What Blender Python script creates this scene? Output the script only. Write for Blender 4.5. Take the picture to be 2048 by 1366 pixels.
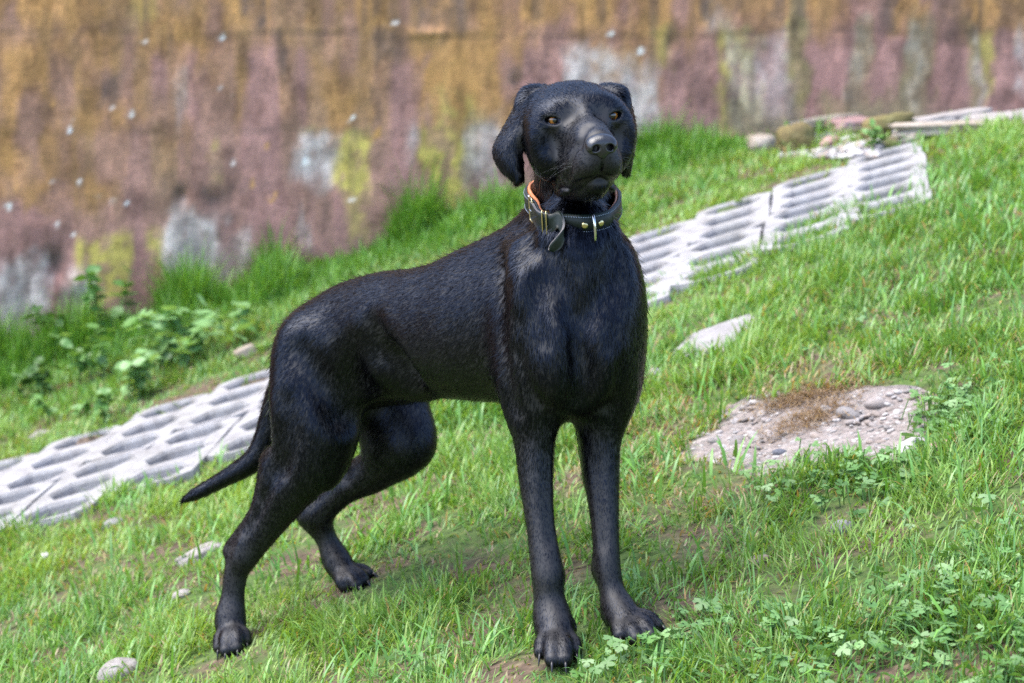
import bpy, bmesh, math, random
import numpy as np
from mathutils import Vector, Matrix

for _o in list(bpy.data.objects):
    bpy.data.objects.remove(_o)
SC = bpy.context.scene
COL = SC.collection
RNG = np.random.default_rng(11)
random.seed(5)

# ------------------------------------------------------------------ camera
FPX = 2048 * 70.0 / 36.0            # focal length in pixels of the 2048 px wide photograph
PITCH = math.atan(613 / FPX)        # eye level lies near the top of the picture
CAM = np.array([0.0, 0.0, 0.8])
C_R = np.array([1.0, 0.0, 0.0])
C_F = np.array([0.0, math.cos(PITCH), -math.sin(PITCH)])
C_U = np.array([0.0, math.sin(PITCH), math.cos(PITCH)])
cd = bpy.data.cameras.new('camera')
cd.lens = 70; cd.sensor_width = 36; cd.clip_end = 400; cd.clip_start = 0.05
cd.dof.use_dof = True; cd.dof.focus_distance = 2.43; cd.dof.aperture_fstop = 7.0
cam = bpy.data.objects.new('camera', cd)
cam.location = CAM; cam.rotation_euler = (math.pi / 2 - PITCH, 0, 0)
COL.objects.link(cam); SC.camera = cam

# ------------------------------------------------------------------ sky, light, exposure
SUN_EL, SUN_AZ = math.radians(64), math.radians(-104)    # azimuth from +Y (away from the camera) towards +X
w = bpy.data.worlds.new('World'); SC.world = w; w.use_nodes = True
wn = w.node_tree
sky = wn.nodes.new('ShaderNodeTexSky'); sky.sky_type = 'NISHITA'; sky.sun_disc = False
sky.sun_elevation = SUN_EL; sky.sun_rotation = SUN_AZ
sky.air_density = 0.65; sky.dust_density = 1.2; sky.ozone_density = 0.6
bg = wn.nodes['Background']; bg.inputs['Strength'].default_value = 0.13
wn.links.new(sky.outputs[0], bg.inputs[0])
sl = bpy.data.lights.new('sun', 'SUN'); sl.energy = 1.5; sl.angle = math.radians(55); sl.color = (1.0, 0.97, 0.93)
sun = bpy.data.objects.new('sun', sl); COL.objects.link(sun)
_sd = Vector((math.sin(SUN_AZ) * math.cos(SUN_EL), math.cos(SUN_AZ) * math.cos(SUN_EL), math.sin(SUN_EL)))
sun.rotation_euler = _sd.to_track_quat('Z', 'Y').to_euler()
SC.view_settings.view_transform = 'Standard'; SC.view_settings.look = 'None'
SC.view_settings.gamma = 1.0; SC.view_settings.use_curve_mapping = False
SC.view_settings.exposure = 2.22
SC.cycles.use_denoising = False          # the fine coat and grass keep their grain
SC.cycles.use_adaptive_sampling = False
SC.cycles.sample_clamp_indirect = 4.0
SC.cycles.max_bounces = 8
SC.cycles.transparent_max_bounces = 16

# ------------------------------------------------------------------ helpers
def ray(u, v):
    return C_F + (u - 1024) / FPX * C_R - (v - 683) / FPX * C_U
def P(u, v, d):
    """the point of the place seen at photograph pixel (u, v), d metres deep"""
    return CAM + ray(u, v) * d
def px(n, d):
    return n * d / FPX
def proj(p):
    q = np.asarray(p, float) - CAM
    d = q @ C_F
    return 1024 + FPX * (q @ C_R) / d, 683 - FPX * (q @ C_U) / d, d

def nrm(v):
    v = np.asarray(v, float)
    return v / (np.linalg.norm(v, axis=-1, keepdims=True) + 1e-12)

def sstep(a, b, x):
    t = np.clip((x - a) / (b - a), 0, 1)
    return t * t * (3 - 2 * t)

_noise_tab = np.random.default_rng(3).random((64, 64, 64)).astype(np.float32)
def noise3(x, y, z):
    """tileable value noise, 0..1"""
    x = np.asarray(x, float); y = np.asarray(y, float); z = np.asarray(z, float)
    xi = np.floor(x).astype(int); yi = np.floor(y).astype(int); zi = np.floor(z).astype(int)
    fx, fy, fz = x - xi, y - yi, z - zi
    fx = fx * fx * (3 - 2 * fx); fy = fy * fy * (3 - 2 * fy); fz = fz * fz * (3 - 2 * fz)
    r = 0
    for a in (0, 1):
        for b in (0, 1):
            for c in (0, 1):
                wgt = (fx if a else 1 - fx) * (fy if b else 1 - fy) * (fz if c else 1 - fz)
                r = r + wgt * _noise_tab[(xi + a) & 63, (yi + b) & 63, (zi + c) & 63]
    return r
def fbm(x, y, z=0.0, o=4):
    r, a, s = 0, 0.5, 0
    for i in range(o):
        r = r + a * noise3(np.asarray(x) * 2 ** i + 17.3 * i, np.asarray(y) * 2 ** i + 5.1 * i, np.asarray(z) * 2 ** i + 9.7 * i)
        s += a; a *= 0.5
    return r / s

def mesh_from(name, verts, faces, smooth=True):
    me = bpy.data.meshes.new(name)
    me.from_pydata([tuple(map(float, v)) for v in verts], [], [tuple(int(i) for i in f) for f in faces])
    if smooth:
        me.polygons.foreach_set('use_smooth', [True] * len(me.polygons))
    me.update()
    return me
def mesh_np(name, V, quads=None, tris=None, smooth=True):
    """fast mesh from numpy arrays"""
    me = bpy.data.meshes.new(name)
    V = np.ascontiguousarray(V, np.float32)
    me.vertices.add(len(V)); me.vertices.foreach_set('co', V.ravel())
    parts, starts, tot = [], [], 0
    for arr, k in ((quads, 4), (tris, 3)):
        if arr is not None and len(arr):
            arr = np.ascontiguousarray(arr, np.int32)
            parts.append(arr.ravel()); starts.append(np.arange(len(arr), dtype=np.int32) * k + tot); tot += arr.size
    loops = np.concatenate(parts); st = np.concatenate(starts)
    me.loops.add(len(loops)); me.loops.foreach_set('vertex_index', loops)
    me.polygons.add(len(st)); me.polygons.foreach_set('loop_start', st)
    me.update(calc_edges=True)
    if smooth:
        me.polygons.foreach_set('use_smooth', np.ones(len(st), bool))
    me.validate()
    return me
def link(name, data, mat=None, parent=None, loc=None):
    o = bpy.data.objects.new(name, data); COL.objects.link(o)
    if mat is not None and data is not None:
        data.materials.clear(); data.materials.append(mat)
    if parent is not None:
        o.parent = parent
    if loc is not None:
        o.location = loc
    return o
def tag(o, label=None, cat=None, group=None, kind=None):
    for k, v in (('label', label), ('category', cat), ('group', group), ('kind', kind)):
        if v: o[k] = v
    return o
def attr_color(me, name, rgb):
    a = me.attributes.new(name, 'FLOAT_COLOR', 'POINT')
    c = np.ones((len(me.vertices), 4), np.float32); c[:, :rgb.shape[1]] = rgb
    a.data.foreach_set('color', c.ravel())
def attr_float(me, name, x):
    a = me.attributes.new(name, 'FLOAT', 'POINT')
    a.data.foreach_set('value', np.ascontiguousarray(x, np.float32))

class NT:
    """short hand for node materials"""
    def __init__(self, name):
        self.m = bpy.data.materials.new(name); self.m.use_nodes = True
        self.t = self.m.node_tree; self.b = self.t.nodes['Principled BSDF']; self.out = self.t.nodes['Material Output']
    def n(self, typ, **kw):
        nd = self.t.nodes.new('ShaderNode' + typ)
        for k, v in kw.items():
            if k.startswith('i_'):
                key = k[2:]
                nd.inputs[int(key) if key.isdigit() else key.replace('_', ' ')].default_value = v
            else:
                setattr(nd, k, v)
        return nd
    def l(self, a, b):
        self.t.links.new(a, b)
    def noise(self, scale, detail=4, rough=0.55, vec=None, out=0):
        nd = self.n('TexNoise'); nd.inputs['Scale'].default_value = scale
        nd.inputs['Detail'].default_value = detail; nd.inputs['Roughness'].default_value = rough
        if vec is not None: self.l(vec, nd.inputs['Vector'])
        return nd.outputs[out]
    def ramp(self, fac, stops):
        nd = self.n('ValToRGB'); e = nd.color_ramp.elements
        while len(e) < len(stops): e.new(0.5)
        for q, (p_, c) in zip(e, stops):
            q.position = p_; q.color = (*c, 1) if len(c) == 3 else c
        self.l(fac, nd.inputs[0]); return nd.outputs[0]
    def mix(self, fac, a, b, mode='MIX'):
        nd = self.n('Mix', data_type='RGBA', blend_type=mode)
        for s, v in ((nd.inputs[0], fac), (nd.inputs[6], a), (nd.inputs[7], b)):
            if hasattr(v, 'is_linked'): self.l(v, s)
            elif isinstance(v, (int, float)): s.default_value = v
            else: s.default_value = (*v, 1) if len(v) == 3 else v
        return nd.outputs[2]
    def math(self, op, a, b=0.0, clamp=False):
        nd = self.n('Math', operation=op, use_clamp=clamp)
        for s, v in ((nd.inputs[0], a), (nd.inputs[1], b)):
            if hasattr(v, 'is_linked'): self.l(v, s)
            else: s.default_value = v
        return nd.outputs[0]
    def attr(self, name, out='Fac'):
        nd = self.n('Attribute', attribute_name=name); return nd.outputs[out]
    def coord(self, out='Object'):
        return self.n('TexCoord').outputs[out]
    def mapping(self, vec, scale=(1, 1, 1), loc=(0, 0, 0)):
        nd = self.n('Mapping'); nd.inputs['Scale'].default_value = scale; nd.inputs['Location'].default_value = loc
        self.l(vec, nd.inputs[0]); return nd.outputs[0]
    def bump(self, h, strength=0.3, dist=0.01):
        nd = self.n('Bump'); nd.inputs['Strength'].default_value = strength; nd.inputs['Distance'].default_value = dist
        self.l(h, nd.inputs['Height']); self.l(nd.outputs[0], self.b.inputs['Normal']); return nd
    def set(self, **kw):
        for k, v in kw.items():
            self.b.inputs[k.replace('_', ' ')].default_value = (*v, 1) if isinstance(v, tuple) and len(v) == 3 else v
        return self.m

# ------------------------------------------------------------------ lie of the land
G_A, G_B, G_C, G_X0, G_Y0 = 0.031, 0.32, 0.066, 0.056, 2.45
STRIP_P = np.array([0.05, 4.60]); STRIP_D = nrm([1.0, 0.25]); STRIP_N = np.array([-STRIP_D[1], STRIP_D[0]])
STRIP_HALF = 0.365
def strip_uv(x, y):
    return (x - STRIP_P[0]) * STRIP_D[0] + (y - STRIP_P[1]) * STRIP_D[1], (x - STRIP_P[0]) * STRIP_N[0] + (y - STRIP_P[1]) * STRIP_N[1]
def ground_plain(x, y):
    x = np.asarray(x, float); y = np.asarray(y, float)
    xs = 3.5 * np.tanh(x / 3.5); ys = np.clip(y, -1.5, 9)
    z = G_A + G_B * (xs - G_X0) + G_C * (ys - G_Y0)
    z = z - 0.45 * np.clip(xs - 0.95, 0, 1.2) ** 2
    z = z - 0.19 * np.clip(xs - 0.45, 0, 2.5) * sstep(5.35, 6.15, ys)
    return z
def ground_z(x, y):
    z = ground_plain(x, y)
    x = np.asarray(x, float); y = np.asarray(y, float)
    z = z + 0.016 * (fbm(x * 2.3 + 40, y * 2.3 + 11, 3.0, 3) - 0.5) * 2
    z = z + 0.005 * (noise3(x * 14 + 9, y * 14 + 2, 1.0) - 0.5) * 2
    for (gx, gy, amp, sg) in GROUND_FIX:
        z = z + amp * np.exp(-((x - gx) ** 2 + (y - gy) ** 2) / (2 * sg * sg))
    return z
GROUND_FIX = []
_TS = np.concatenate([np.arange(1.3, 8.0, 0.01), np.arange(8.0, 20, 0.1)])
def ground_hit(u, v, f=ground_plain):
    """where the slope is met behind a pixel of the photograph"""
    r = ray(u, v)
    g = lambda t: CAM[2] + r[2] * t - f(CAM[0] + r[0] * t, CAM[1] + r[1] * t)
    h = g(_TS); i = int(np.argmax(h < 0)) if (h < 0).any() else len(_TS) - 1
    t = _TS[max(i - 1, 0)] + (_TS[i] - _TS[max(i - 1, 0)]) * float(np.clip(h[max(i - 1, 0)] / (h[max(i - 1, 0)] - h[i] + 1e-12), 0, 1))
    return CAM + r * t, t
# ------------------------------------------------------------------ where things lie
PAWS = [P(1115, 1322, 2.44), P(1280, 1282, 2.45), P(462, 1304, 2.875), P(705, 1178, 3.01)]
for _p in PAWS:
    GROUND_FIX.append((_p[0], _p[1], float(_p[2] - ground_z(_p[0], _p[1])), 0.10))
def poly_px(pts, f=ground_plain):
    return np.array([ground_hit(u, v, f)[0] for u, v in pts])
SLAB_PX = [(1335, 915), (1400, 862), (1440, 812), (1510, 782), (1600, 775), (1700, 770), (1810, 766), (1872, 770), (1912, 790), (1872, 812), (1892, 838), (1846, 862), (1856, 892), (1800, 914), (1690, 915), (1600, 938), (1520, 950), (1430, 930)]
STEP_PX = [(1345, 712), (1385, 676), (1440, 655), (1505, 636), (1522, 644), (1480, 682), (1452, 712), (1390, 722)]
RUBBLE = poly_px([(1500, 262), (1640, 236), (2048, 214), (2120, 240), (1960, 272), (1830, 300), (1760, 322), (1570, 326), (1490, 300)])
SLAB = poly_px(SLAB_PX); STEP = poly_px(STEP_PX)
def inside(poly, x, y):
    r = np.zeros(np.shape(x), bool); n = len(poly)
    for i in range(n):
        x1, y1, x2, y2 = poly[i][0], poly[i][1], poly[(i + 1) % n][0], poly[(i + 1) % n][1]
        c = ((y1 > y) != (y2 > y)) & (x < (x2 - x1) * (y - y1) / (y2 - y1 + 1e-12) + x1)
        r ^= c
    return r
def poly_dist(poly, x, y):
    """signed distance, negative inside"""
    d = np.full(np.shape(x), 9.0); n = len(poly)
    for i in range(n):
        a, b = poly[i][:2], poly[(i + 1) % n][:2]; e = b - a
        t = np.clip(((x - a[0]) * e[0] + (y - a[1]) * e[1]) / (e @ e), 0, 1)
        d = np.minimum(d, np.hypot(x - a[0] - t * e[0], y - a[1] - t * e[1]))
    return np.where(inside(poly, x, y), -d, d)
WALL_P = np.array([0.0, 6.25]); WALL_D = nrm([1.0, 0.20]); WALL_N = np.array([WALL_D[1], -WALL_D[0]])
def wall_dist(x, y):
    return (x - WALL_P[0]) * WALL_N[0] + (y - WALL_P[1]) * WALL_N[1]      # >0: on the camera's side
S_END = 0.90
def strip_in(x, y, m=0.0):
    s, n = strip_uv(x, y)
    return (np.abs(n) < STRIP_HALF + m) & (s < S_END + m) & (s > -3.0)

LAT = math.radians(-10)                                   # the pavers lie askew to the strip
E_ROW = np.array([math.cos(LAT), math.sin(LAT)]); E_COL = np.array([-math.sin(LAT), math.cos(LAT)])
CELL_W, CELL_H, CELL_SHIFT = 0.186, 0.140, 0.083
PATH_O = STRIP_P + np.array([-0.04, -0.04]); PATH_LAST = 5
def paver_in(x, y, m=0.0):
    """inside the stepped outline of the laid pavers"""
    a = (x - PATH_O[0]) * E_ROW[0] + (y - PATH_O[1]) * E_ROW[1]; b = (x - PATH_O[0]) * E_COL[0] + (y - PATH_O[1]) * E_COL[1]
    j = np.floor(a / CELL_W)
    return (np.abs(b - (j + 0.5) * CELL_SHIFT) < 3 * CELL_H + m) & (a < PATH_LAST * CELL_W + m)
# ------------------------------------------------------------------ ground
def build_ground():
    def axis(lo, hi, st, far):
        a = list(np.arange(lo, hi + 1e-6, st)); g = st
        while a[-1] < far[1]: g *= 1.35; a.append(a[-1] + g)
        g = st; b = []
        x = lo
        while x > far[0]: g *= 1.35; x -= g; b.append(x)
        return np.array(b[::-1] + a)
    xs, ys = axis(-2.3, 2.3, 0.02, (-60, 60)), axis(1.5, 6.9, 0.02, (-60, 80))
    X, Y = np.meshgrid(xs, ys); Z = ground_z(X, Y)
    s, n = strip_uv(X, Y)
    m = paver_in(X, Y, -0.030).astype(float)
    Z = Z - 0.042 * m + 0.010 * m * (fbm(X * 30, Y * 30, 5, 2) - 0.5) * 2
    ds = poly_dist(SLAB, X, Y); Z = Z - 0.022 * sstep(0.01, -0.03, ds)
    Z = Z - 0.010 * sstep(0.02, -0.02, poly_dist(STEP, X, Y))
    nx = len(xs); idx = np.arange(X.size).reshape(X.shape)
    q = np.stack([idx[:-1, :-1], idx[:-1, 1:], idx[1:, 1:], idx[1:, :-1]], -1).reshape(-1, 4)
    me = mesh_np('ground', np.stack([X, Y, Z], -1).reshape(-1, 3), quads=q)
    attr_float(me, 'grit', m.ravel())
    t = NT('earth under the grass'); co = t.coord()
    n1 = t.noise(7, 5, 0.6, co); n2 = t.noise(60, 4, 0.6, co); n3 = t.noise(2.2, 3, 0.5, co)
    soil = t.ramp(n2, [(0.3, (0.050, 0.032, 0.020)), (0.55, (0.105, 0.070, 0.045)), (0.75, (0.20, 0.145, 0.095))])
    moss = t.ramp(n2, [(0.3, (0.030, 0.055, 0.010)), (0.6, (0.075, 0.125, 0.022)), (0.8, (0.16, 0.18, 0.05))])
    c = t.mix(t.ramp(n1, [(0.42, (0, 0, 0)), (0.56, (1, 1, 1))]), soil, moss)
    grit = t.ramp(t.noise(140, 3, 0.6, co), [(0.35, (0.06, 0.055, 0.055)), (0.5, (0.20, 0.18, 0.17)), (0.7, (0.40, 0.37, 0.36))])
    c = t.mix(t.attr('grit'), c, grit)
    t.l(c, t.b.inputs['Base Color']); t.set(Roughness=0.95); t.bump(n2, 0.6, 0.01)
    tag(link('ground', me, t.m), 'sloping earth and moss under the grass', None, None, 'structure')

# ------------------------------------------------------------------ wall
def stain_colours(U, V, S, Z):
    """colour of the weathered render; U, V: where a spot of the wall stands in the photograph"""
    n = lambda a, b, k, o=3: fbm(S * a + k, Z * b + 2 * k, k, o)
    wu = U + 50 * (n(9, 5, 3.0) - 0.5) + 34 * (n(34, 16, 8.0) - 0.5); wv = V + 80 * (n(13, 7, 5.0) - 0.5) + 50 * (n(40, 22, 6.5) - 0.5)
    fine = n(45, 30, 1.0, 3); streak = n(24, 2.2, 12.0, 3); blot = n(11, 9, 21.0, 4)
    pink = np.array([0.250, 0.128, 0.112]); pinkd = np.array([0.190, 0.092, 0.080]); brown = np.array([0.205, 0.120, 0.068])
    ochre = np.array([0.285, 0.148, 0.034]); lime = np.array([0.330, 0.275, 0.045]); white = np.array([0.37, 0.335, 0.32])
    dark = np.array([0.075, 0.050, 0.042]); olive = np.array([0.205, 0.165, 0.070]); grey = np.array([0.30, 0.265, 0.235])
    c = pink + (pinkd - pink) * sstep(0.35, 0.65, blot)[:, None]
    def lay(col, m, c): m = np.clip(m, 0, 1)[:, None]; return c * (1 - m) + np.asarray(col) * m
    def box(u0, u1, v0, v1, e=11, ev=20):
        return sstep(u0 - e, u0 + e, wu) * (1 - sstep(u1 - e, u1 + e, wu)) * sstep(v0 - ev, v0 + ev, wv) * (1 - sstep(v1 - ev, v1 + ev, wv))
    rough = sstep(0.30, 0.62, fine * 0.5 + streak * 0.5)
    # brown wash over the upper two thirds on the left, ochre lichen over it
    c = lay(brown, sstep(560, 330, wv) * sstep(1080, 900, wu) * (0.35 + 0.65 * sstep(0.38, 0.60, streak)), c)
    top = np.where(wu < 250, 470, np.where(wu < 480, 300, np.where(wu < 800, 240, np.where(wu < 1050, 330, np.where(wu < 1430, 150, 95)))))
    top = top + 150 * (streak - 0.5)
    c = lay(ochre * 0.92, sstep(top + 70, top - 130, wv) * (0.22 + 0.62 * sstep(0.40, 0.64, blot * 0.6 + streak * 0.4)), c)
    c = lay(ochre * 1.12, sstep(120, -10, wv) * sstep(0.42, 0.60, n(14, 8, 33.0)) * 0.8, c)
    for b in ((0, 120, 90, 420), (820, 1010, 60, 240), (1180, 1330, 60, 180), (640, 780, 150, 260), (930, 1040, 180, 330)):
        c = lay(ochre * 1.08, box(*b, 30, 50) * sstep(0.36, 0.58, n(13, 7, 44.0)) * 0.85, c)
    # pink patches bare of lichen
    for b in ((480, 620, 90, 700), (740, 850, 120, 420), (590, 880, 330, 560), (1330, 1430, 100, 290), (300, 400, 90, 250), (0, 120, 430, 560), (960, 1060, 330, 430)):
        c = lay(pink * (0.95 + 0.25 * (blot[:, None] - 0.5)), box(*b) * (0.35 + 0.5 * sstep(0.62, 0.40, streak)), c)
    # yellow green lichen
    for b, a in (((850, 955, 255, 430), 1.0), ((675, 738, 265, 390), 1.0), ((690, 730, 400, 470), 0.5), ((150, 265, 470, 600), 0.9), ((315, 345, 470, 550), 0.8), ((600, 640, 250, 270), .4), ((1440, 1520, 60, 260), 0.75), ((1560, 1605, 40, 210), 0.6),
                 ((1945, 1985, 60, 190), 0.7), ((880, 960, 190, 260), 0.6), ((1300, 1340, 60, 140), 0.5), ((1440, 1480, 180, 280), .7), ((255, 330, 0, 60), .3), ((420, 450, 280, 360), .4)):
        c = lay(lime * (0.8 + 0.5 * (fine[:, None] - 0.3)), box(*b) * a * (0.35 + 0.75 * sstep(0.36, 0.52, fine * 0.6 + blot * 0.4)), c)
    # bare pale cement
    for b, a in (((595, 680, 270, 370), 0.85), ((345, 445, 430, 620), 0.85), ((0, 105, 520, 770), 0.85), ((1130, 1270, 110, 220), 0.75), ((1235, 1310, 150, 340), 0.75), ((940, 1010, 240, 360), 0.65), ((1460, 1580, 70, 260), 0.45),
                 ((1700, 1735, 50, 210), 0.65), ((1815, 1850, 40, 220), 0.9), ((1940, 1955, 50, 200), 0.7), ((2030, 2048, 50, 200), 0.6), ((820, 842, 260, 320), 0.7), ((360, 380, 140, 250), 0.3), ((130, 180, 540, 620), 0.8), ((440, 500, 480, 560), .6),
                 ((1410, 1470, 20, 60), .5), ((610, 625, 430, 500), .5)):
        c = lay(white * (0.75 + 0.6 * (fine[:, None] - 0.25)), box(*b, 12, 26) * a * (0.45 + 0.65 * rough), c)
    # olive bands between the pink panels on the right
    for b, a in (((1575, 1612, -40, 230), 0.75), ((1700, 1748, 40, 240), 0.6), ((1812, 1866, 20, 250), 0.55), ((1925, 1945, 30, 220), 0.7), ((1640, 1780, 195, 280), 0.7), ((1785, 1830, 120, 260), 0.6), ((1480, 1600, 230, 330), 0.6), ((955, 990, 210, 250), .5)):
        c = lay(olive * (0.7 + 0.7 * (blot[:, None] - 0.2)), box(*b, 10, 22) * a, c)
    for b in ((1612, 1700, 85, 190), (1750, 1808, 75, 195), (1870, 1922, 70, 190), (1988, 2028, 60, 190)):
        c = lay(pink * (1.0 + 0.5 * (streak[:, None] - 0.5)), box(*b, 9, 16) * 0.85, c)
    # dark streaks and dark patches, several over the pits in the wall
    c = lay(dark, 0.55 * sstep(0.60, 0.74, streak) * sstep(0.38, 0.60, blot), c)
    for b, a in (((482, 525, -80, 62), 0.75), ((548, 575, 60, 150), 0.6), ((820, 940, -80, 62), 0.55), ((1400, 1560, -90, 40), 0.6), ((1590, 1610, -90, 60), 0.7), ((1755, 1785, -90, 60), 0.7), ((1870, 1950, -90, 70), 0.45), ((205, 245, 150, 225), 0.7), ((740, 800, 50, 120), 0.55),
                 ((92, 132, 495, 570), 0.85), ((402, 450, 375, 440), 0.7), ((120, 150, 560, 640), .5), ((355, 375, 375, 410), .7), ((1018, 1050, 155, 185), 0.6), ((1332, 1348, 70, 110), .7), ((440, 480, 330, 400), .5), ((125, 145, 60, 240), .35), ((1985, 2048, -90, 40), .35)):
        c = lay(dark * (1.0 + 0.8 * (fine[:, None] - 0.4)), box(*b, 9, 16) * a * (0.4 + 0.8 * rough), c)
    c = c * (1 - 0.30 * sstep(0.48, 0.66, n(17, 10, 63.0, 4)))[:, None] * (1 + 0.22 * sstep(0.55, 0.70, n(21, 12, 77.0, 4)))[:, None]
    # small pale shells and chips
    for (u, v, r) in ((18, 412, 8), (140, 260, 6), (160, 365, 5), (116, 450, 5), (252, 406, 5), (226, 403, 5), (288, 86, 5), (445, 75, 7), (468, 325, 5), (612, 323, 8), (438, 178, 4), (1282, 102, 7), (1222, 68, 7),
                      (195, 390, 4), (704, 400, 5), (226, 218, 4), (107, 362, 4), (460, 190, 3), (148, 468, 4), (262, 228, 6), (705, 234, 4), (150, 240, 3), (790, 44, 6), (700, 240, 3)):
        c = lay((0.62, 0.60, 0.57), 0.9 * sstep(r + 1.5, r - 3.5, np.hypot(U - u, V - v)), c)
    for (u, v, r) in ((537, 312, 5), (502, 360, 5), (750, 268, 12), (915, 188, 6), (110, 217, 5), (548, 388, 5)):
        c = lay(ochre * 1.3, sstep(r + 4, r - 4, np.hypot(wu - u, wv - v)), c)
    # crack and lift joints
    for zj, am in ((0.803, 0.22), (0.505, 0.16)):
        dz = Z - zj - 0.030 * (n(3, 1, 51.0) - 0.5) * 2
        c = lay(dark * 0.8, am * np.exp(-(dz / 0.005) ** 2) * sstep(0.42, 0.62, n(7, 1, 70.0)), c)
    # splash and damp at the foot
    g = Z - ground_plain(S * WALL_D[0], 6.25 + S * WALL_D[1])
    c = lay(np.array([0.20, 0.155, 0.10]), 0.45 * sstep(0.16, 0.0, g) * sstep(0.3, 0.6, blot), c)
    c = c * 0.86 + 0.14 * c.mean(1, keepdims=True)
    return np.clip(np.array([1.58, 1.50, 1.40]) * c * (0.86 + 0.28 * n(70, 50, 90.0, 2))[:, None], 0.01, 0.8)

def build_wall():
    s0, s1, z0, z1, st = -2.35, 2.35, -0.75, 1.45, 0.0115
    sa = np.concatenate([np.linspace(-14, s0, 24)[:-1], np.arange(s0, s1, st), np.linspace(s1, 14, 24)])
    za = np.concatenate([[-3.5, -2, -1.2], np.arange(z0, z1, st), [1.7, 1.95, 2.2]])
    S, Z = np.meshgrid(sa, za)
    dep = 0.010 * (fbm(S * 3, Z * 3, 2.0, 3) - 0.5) + 0.005 * (fbm(S * 22, Z * 22, 4.0, 3) - 0.5)
    for zj in (0.803, 0.505):
        dz = Z - zj - 0.030 * (fbm(S * 3 + 51.0, Z + 102, 51.0, 3) - 0.5) * 2
        dep -= 0.003 * np.exp(-(dz / 0.005) ** 2) * sstep(0.3, 0.55, noise3(S * 7, Z * 0.5, 6.0)); dep += 0.0012 * sstep(-0.004, 0.004, dz)
    X = WALL_D[0] * S + WALL_N[0] * dep; Y = 6.25 + WALL_D[1] * S + WALL_N[1] * dep
    U, V, _ = proj(np.stack([X, Y, Z], -1).reshape(-1, 3)); U = U.reshape(S.shape); V = V.reshape(S.shape)
    for (u, v, a, b, h) in ((112, 530, 20, 36, -0.03), (150, 565, 26, 22, 0.02), (430, 400, 20, 22, -0.02), (365, 392, 9, 16, -0.02), (225, 190, 14, 26, -0.012), (1035, 165, 12, 12, -0.015), (860, 66, 30, 8, 0.018), (1340, 90, 7, 18, -0.015), (640, 330, 45, 45, -0.008), (395, 520, 45, 80, -0.008), (50, 640, 60, 110, -0.010)):
        k = np.exp(-(((U - u) / a) ** 2 + ((V - v) / b) ** 2)); X = X + WALL_N[0] * h * k; Y = Y + WALL_N[1] * h * k
    front = np.stack([X, Y, Z], -1).reshape(-1, 3); nz, ns = S.shape
    idx = np.arange(S.size).reshape(S.shape)
    q = np.stack([idx[:-1, :-1], idx[:-1, 1:], idx[1:, 1:], idx[1:, :-1]], -1).reshape(-1, 4)
    rim = np.concatenate([idx[0, :], idx[1:, -1], idx[-1, ::-1][1:], idx[::-1, 0][1:-1]])
    back = front[rim] - np.array([WALL_N[0], WALL_N[1], 0]) * 0.34; nb = len(front)
    R2 = np.roll(np.arange(len(rim)), -1)
    side = np.stack([rim, nb + np.arange(len(rim)), nb + R2, rim[R2]], 1)
    me = mesh_np('concrete_wall', np.vstack([front, back]), quads=np.vstack([q, side]))
    col = stain_colours(U.ravel(), V.ravel(), S.ravel(), Z.ravel())
    attr_color(me, 'stain', np.vstack([col, np.tile([[0.2, 0.15, 0.12]], (len(rim), 1))]))
    t = NT('weathered painted render'); co = t.coord()
    st = t.mapping(co, (1.0, 1.0, 0.28))
    c = t.attr('stain', 'Color')
    c = t.mix(0.85, c, t.ramp(t.noise(26, 7, 0.62, st), [(0.30, (0.66, 0.64, 0.62)), (0.46, (1, 1, 1)), (0.56, (1.02, 1.0, 0.98)), (0.62, (1.30, 1.27, 1.24))]), 'MULTIPLY')   # washed streaks
    c = t.mix(0.8, c, t.ramp(t.noise(13, 9, 0.68, co), [(0.40, (0.74, 0.72, 0.70)), (0.44, (1, 1, 1)), (0.60, (1, 1, 1)), (0.63, (1.26, 1.22, 1.18))]), 'MULTIPLY')        # flaked coats of paint
    c = t.mix(0.35, c, t.ramp(t.noise(95, 4, 0.6, co), [(0.28, (0.6, 0.6, 0.6)), (0.5, (1, 1, 1)), (0.75, (1.35, 1.33, 1.28))]), 'MULTIPLY')
    t.l(c, t.b.inputs['Base Color']); t.set(Roughness=0.92)
    t.bump(t.math('ADD', t.noise(60, 6, 0.65, co), t.math('MULTIPLY', t.noise(13, 9, 0.68, co), 1.5)), 0.35, 0.008)
    tag(link('garden_wall', me, t.m), 'long weathered pink concrete wall with ochre and yellow lichen stains', 'wall')

# ------------------------------------------------------------------ grid pavers
def concrete_mat(name, a, b, c_, moss=0.0, sc=1.0):
    t = NT(name); co = t.n('NewGeometry').outputs['Position']
    n1 = t.noise(26 * sc, 5, 0.6, co); n2 = t.noise(220 * sc, 3, 0.6, co); n3 = t.noise(5, 3, 0.5, co)
    c = t.ramp(n1, [(0.3, a), (0.55, b), (0.75, c_)])
    c = t.mix(0.6, c, t.ramp(n2, [(0.3, (0.68, 0.66, 0.64)), (0.6, (1.05, 1.05, 1.05))]), 'MULTIPLY')
    if moss: c = t.mix(t.math('MULTIPLY', t.ramp(n3, [(0.5, (0, 0, 0)), (0.66, (1, 1, 1))]), moss), c, (0.11, 0.105, 0.03))
    t.l(c, t.b.inputs['Base Color']); t.set(Roughness=0.9); t.bump(n2, 0.5, 0.004); return t.m

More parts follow.
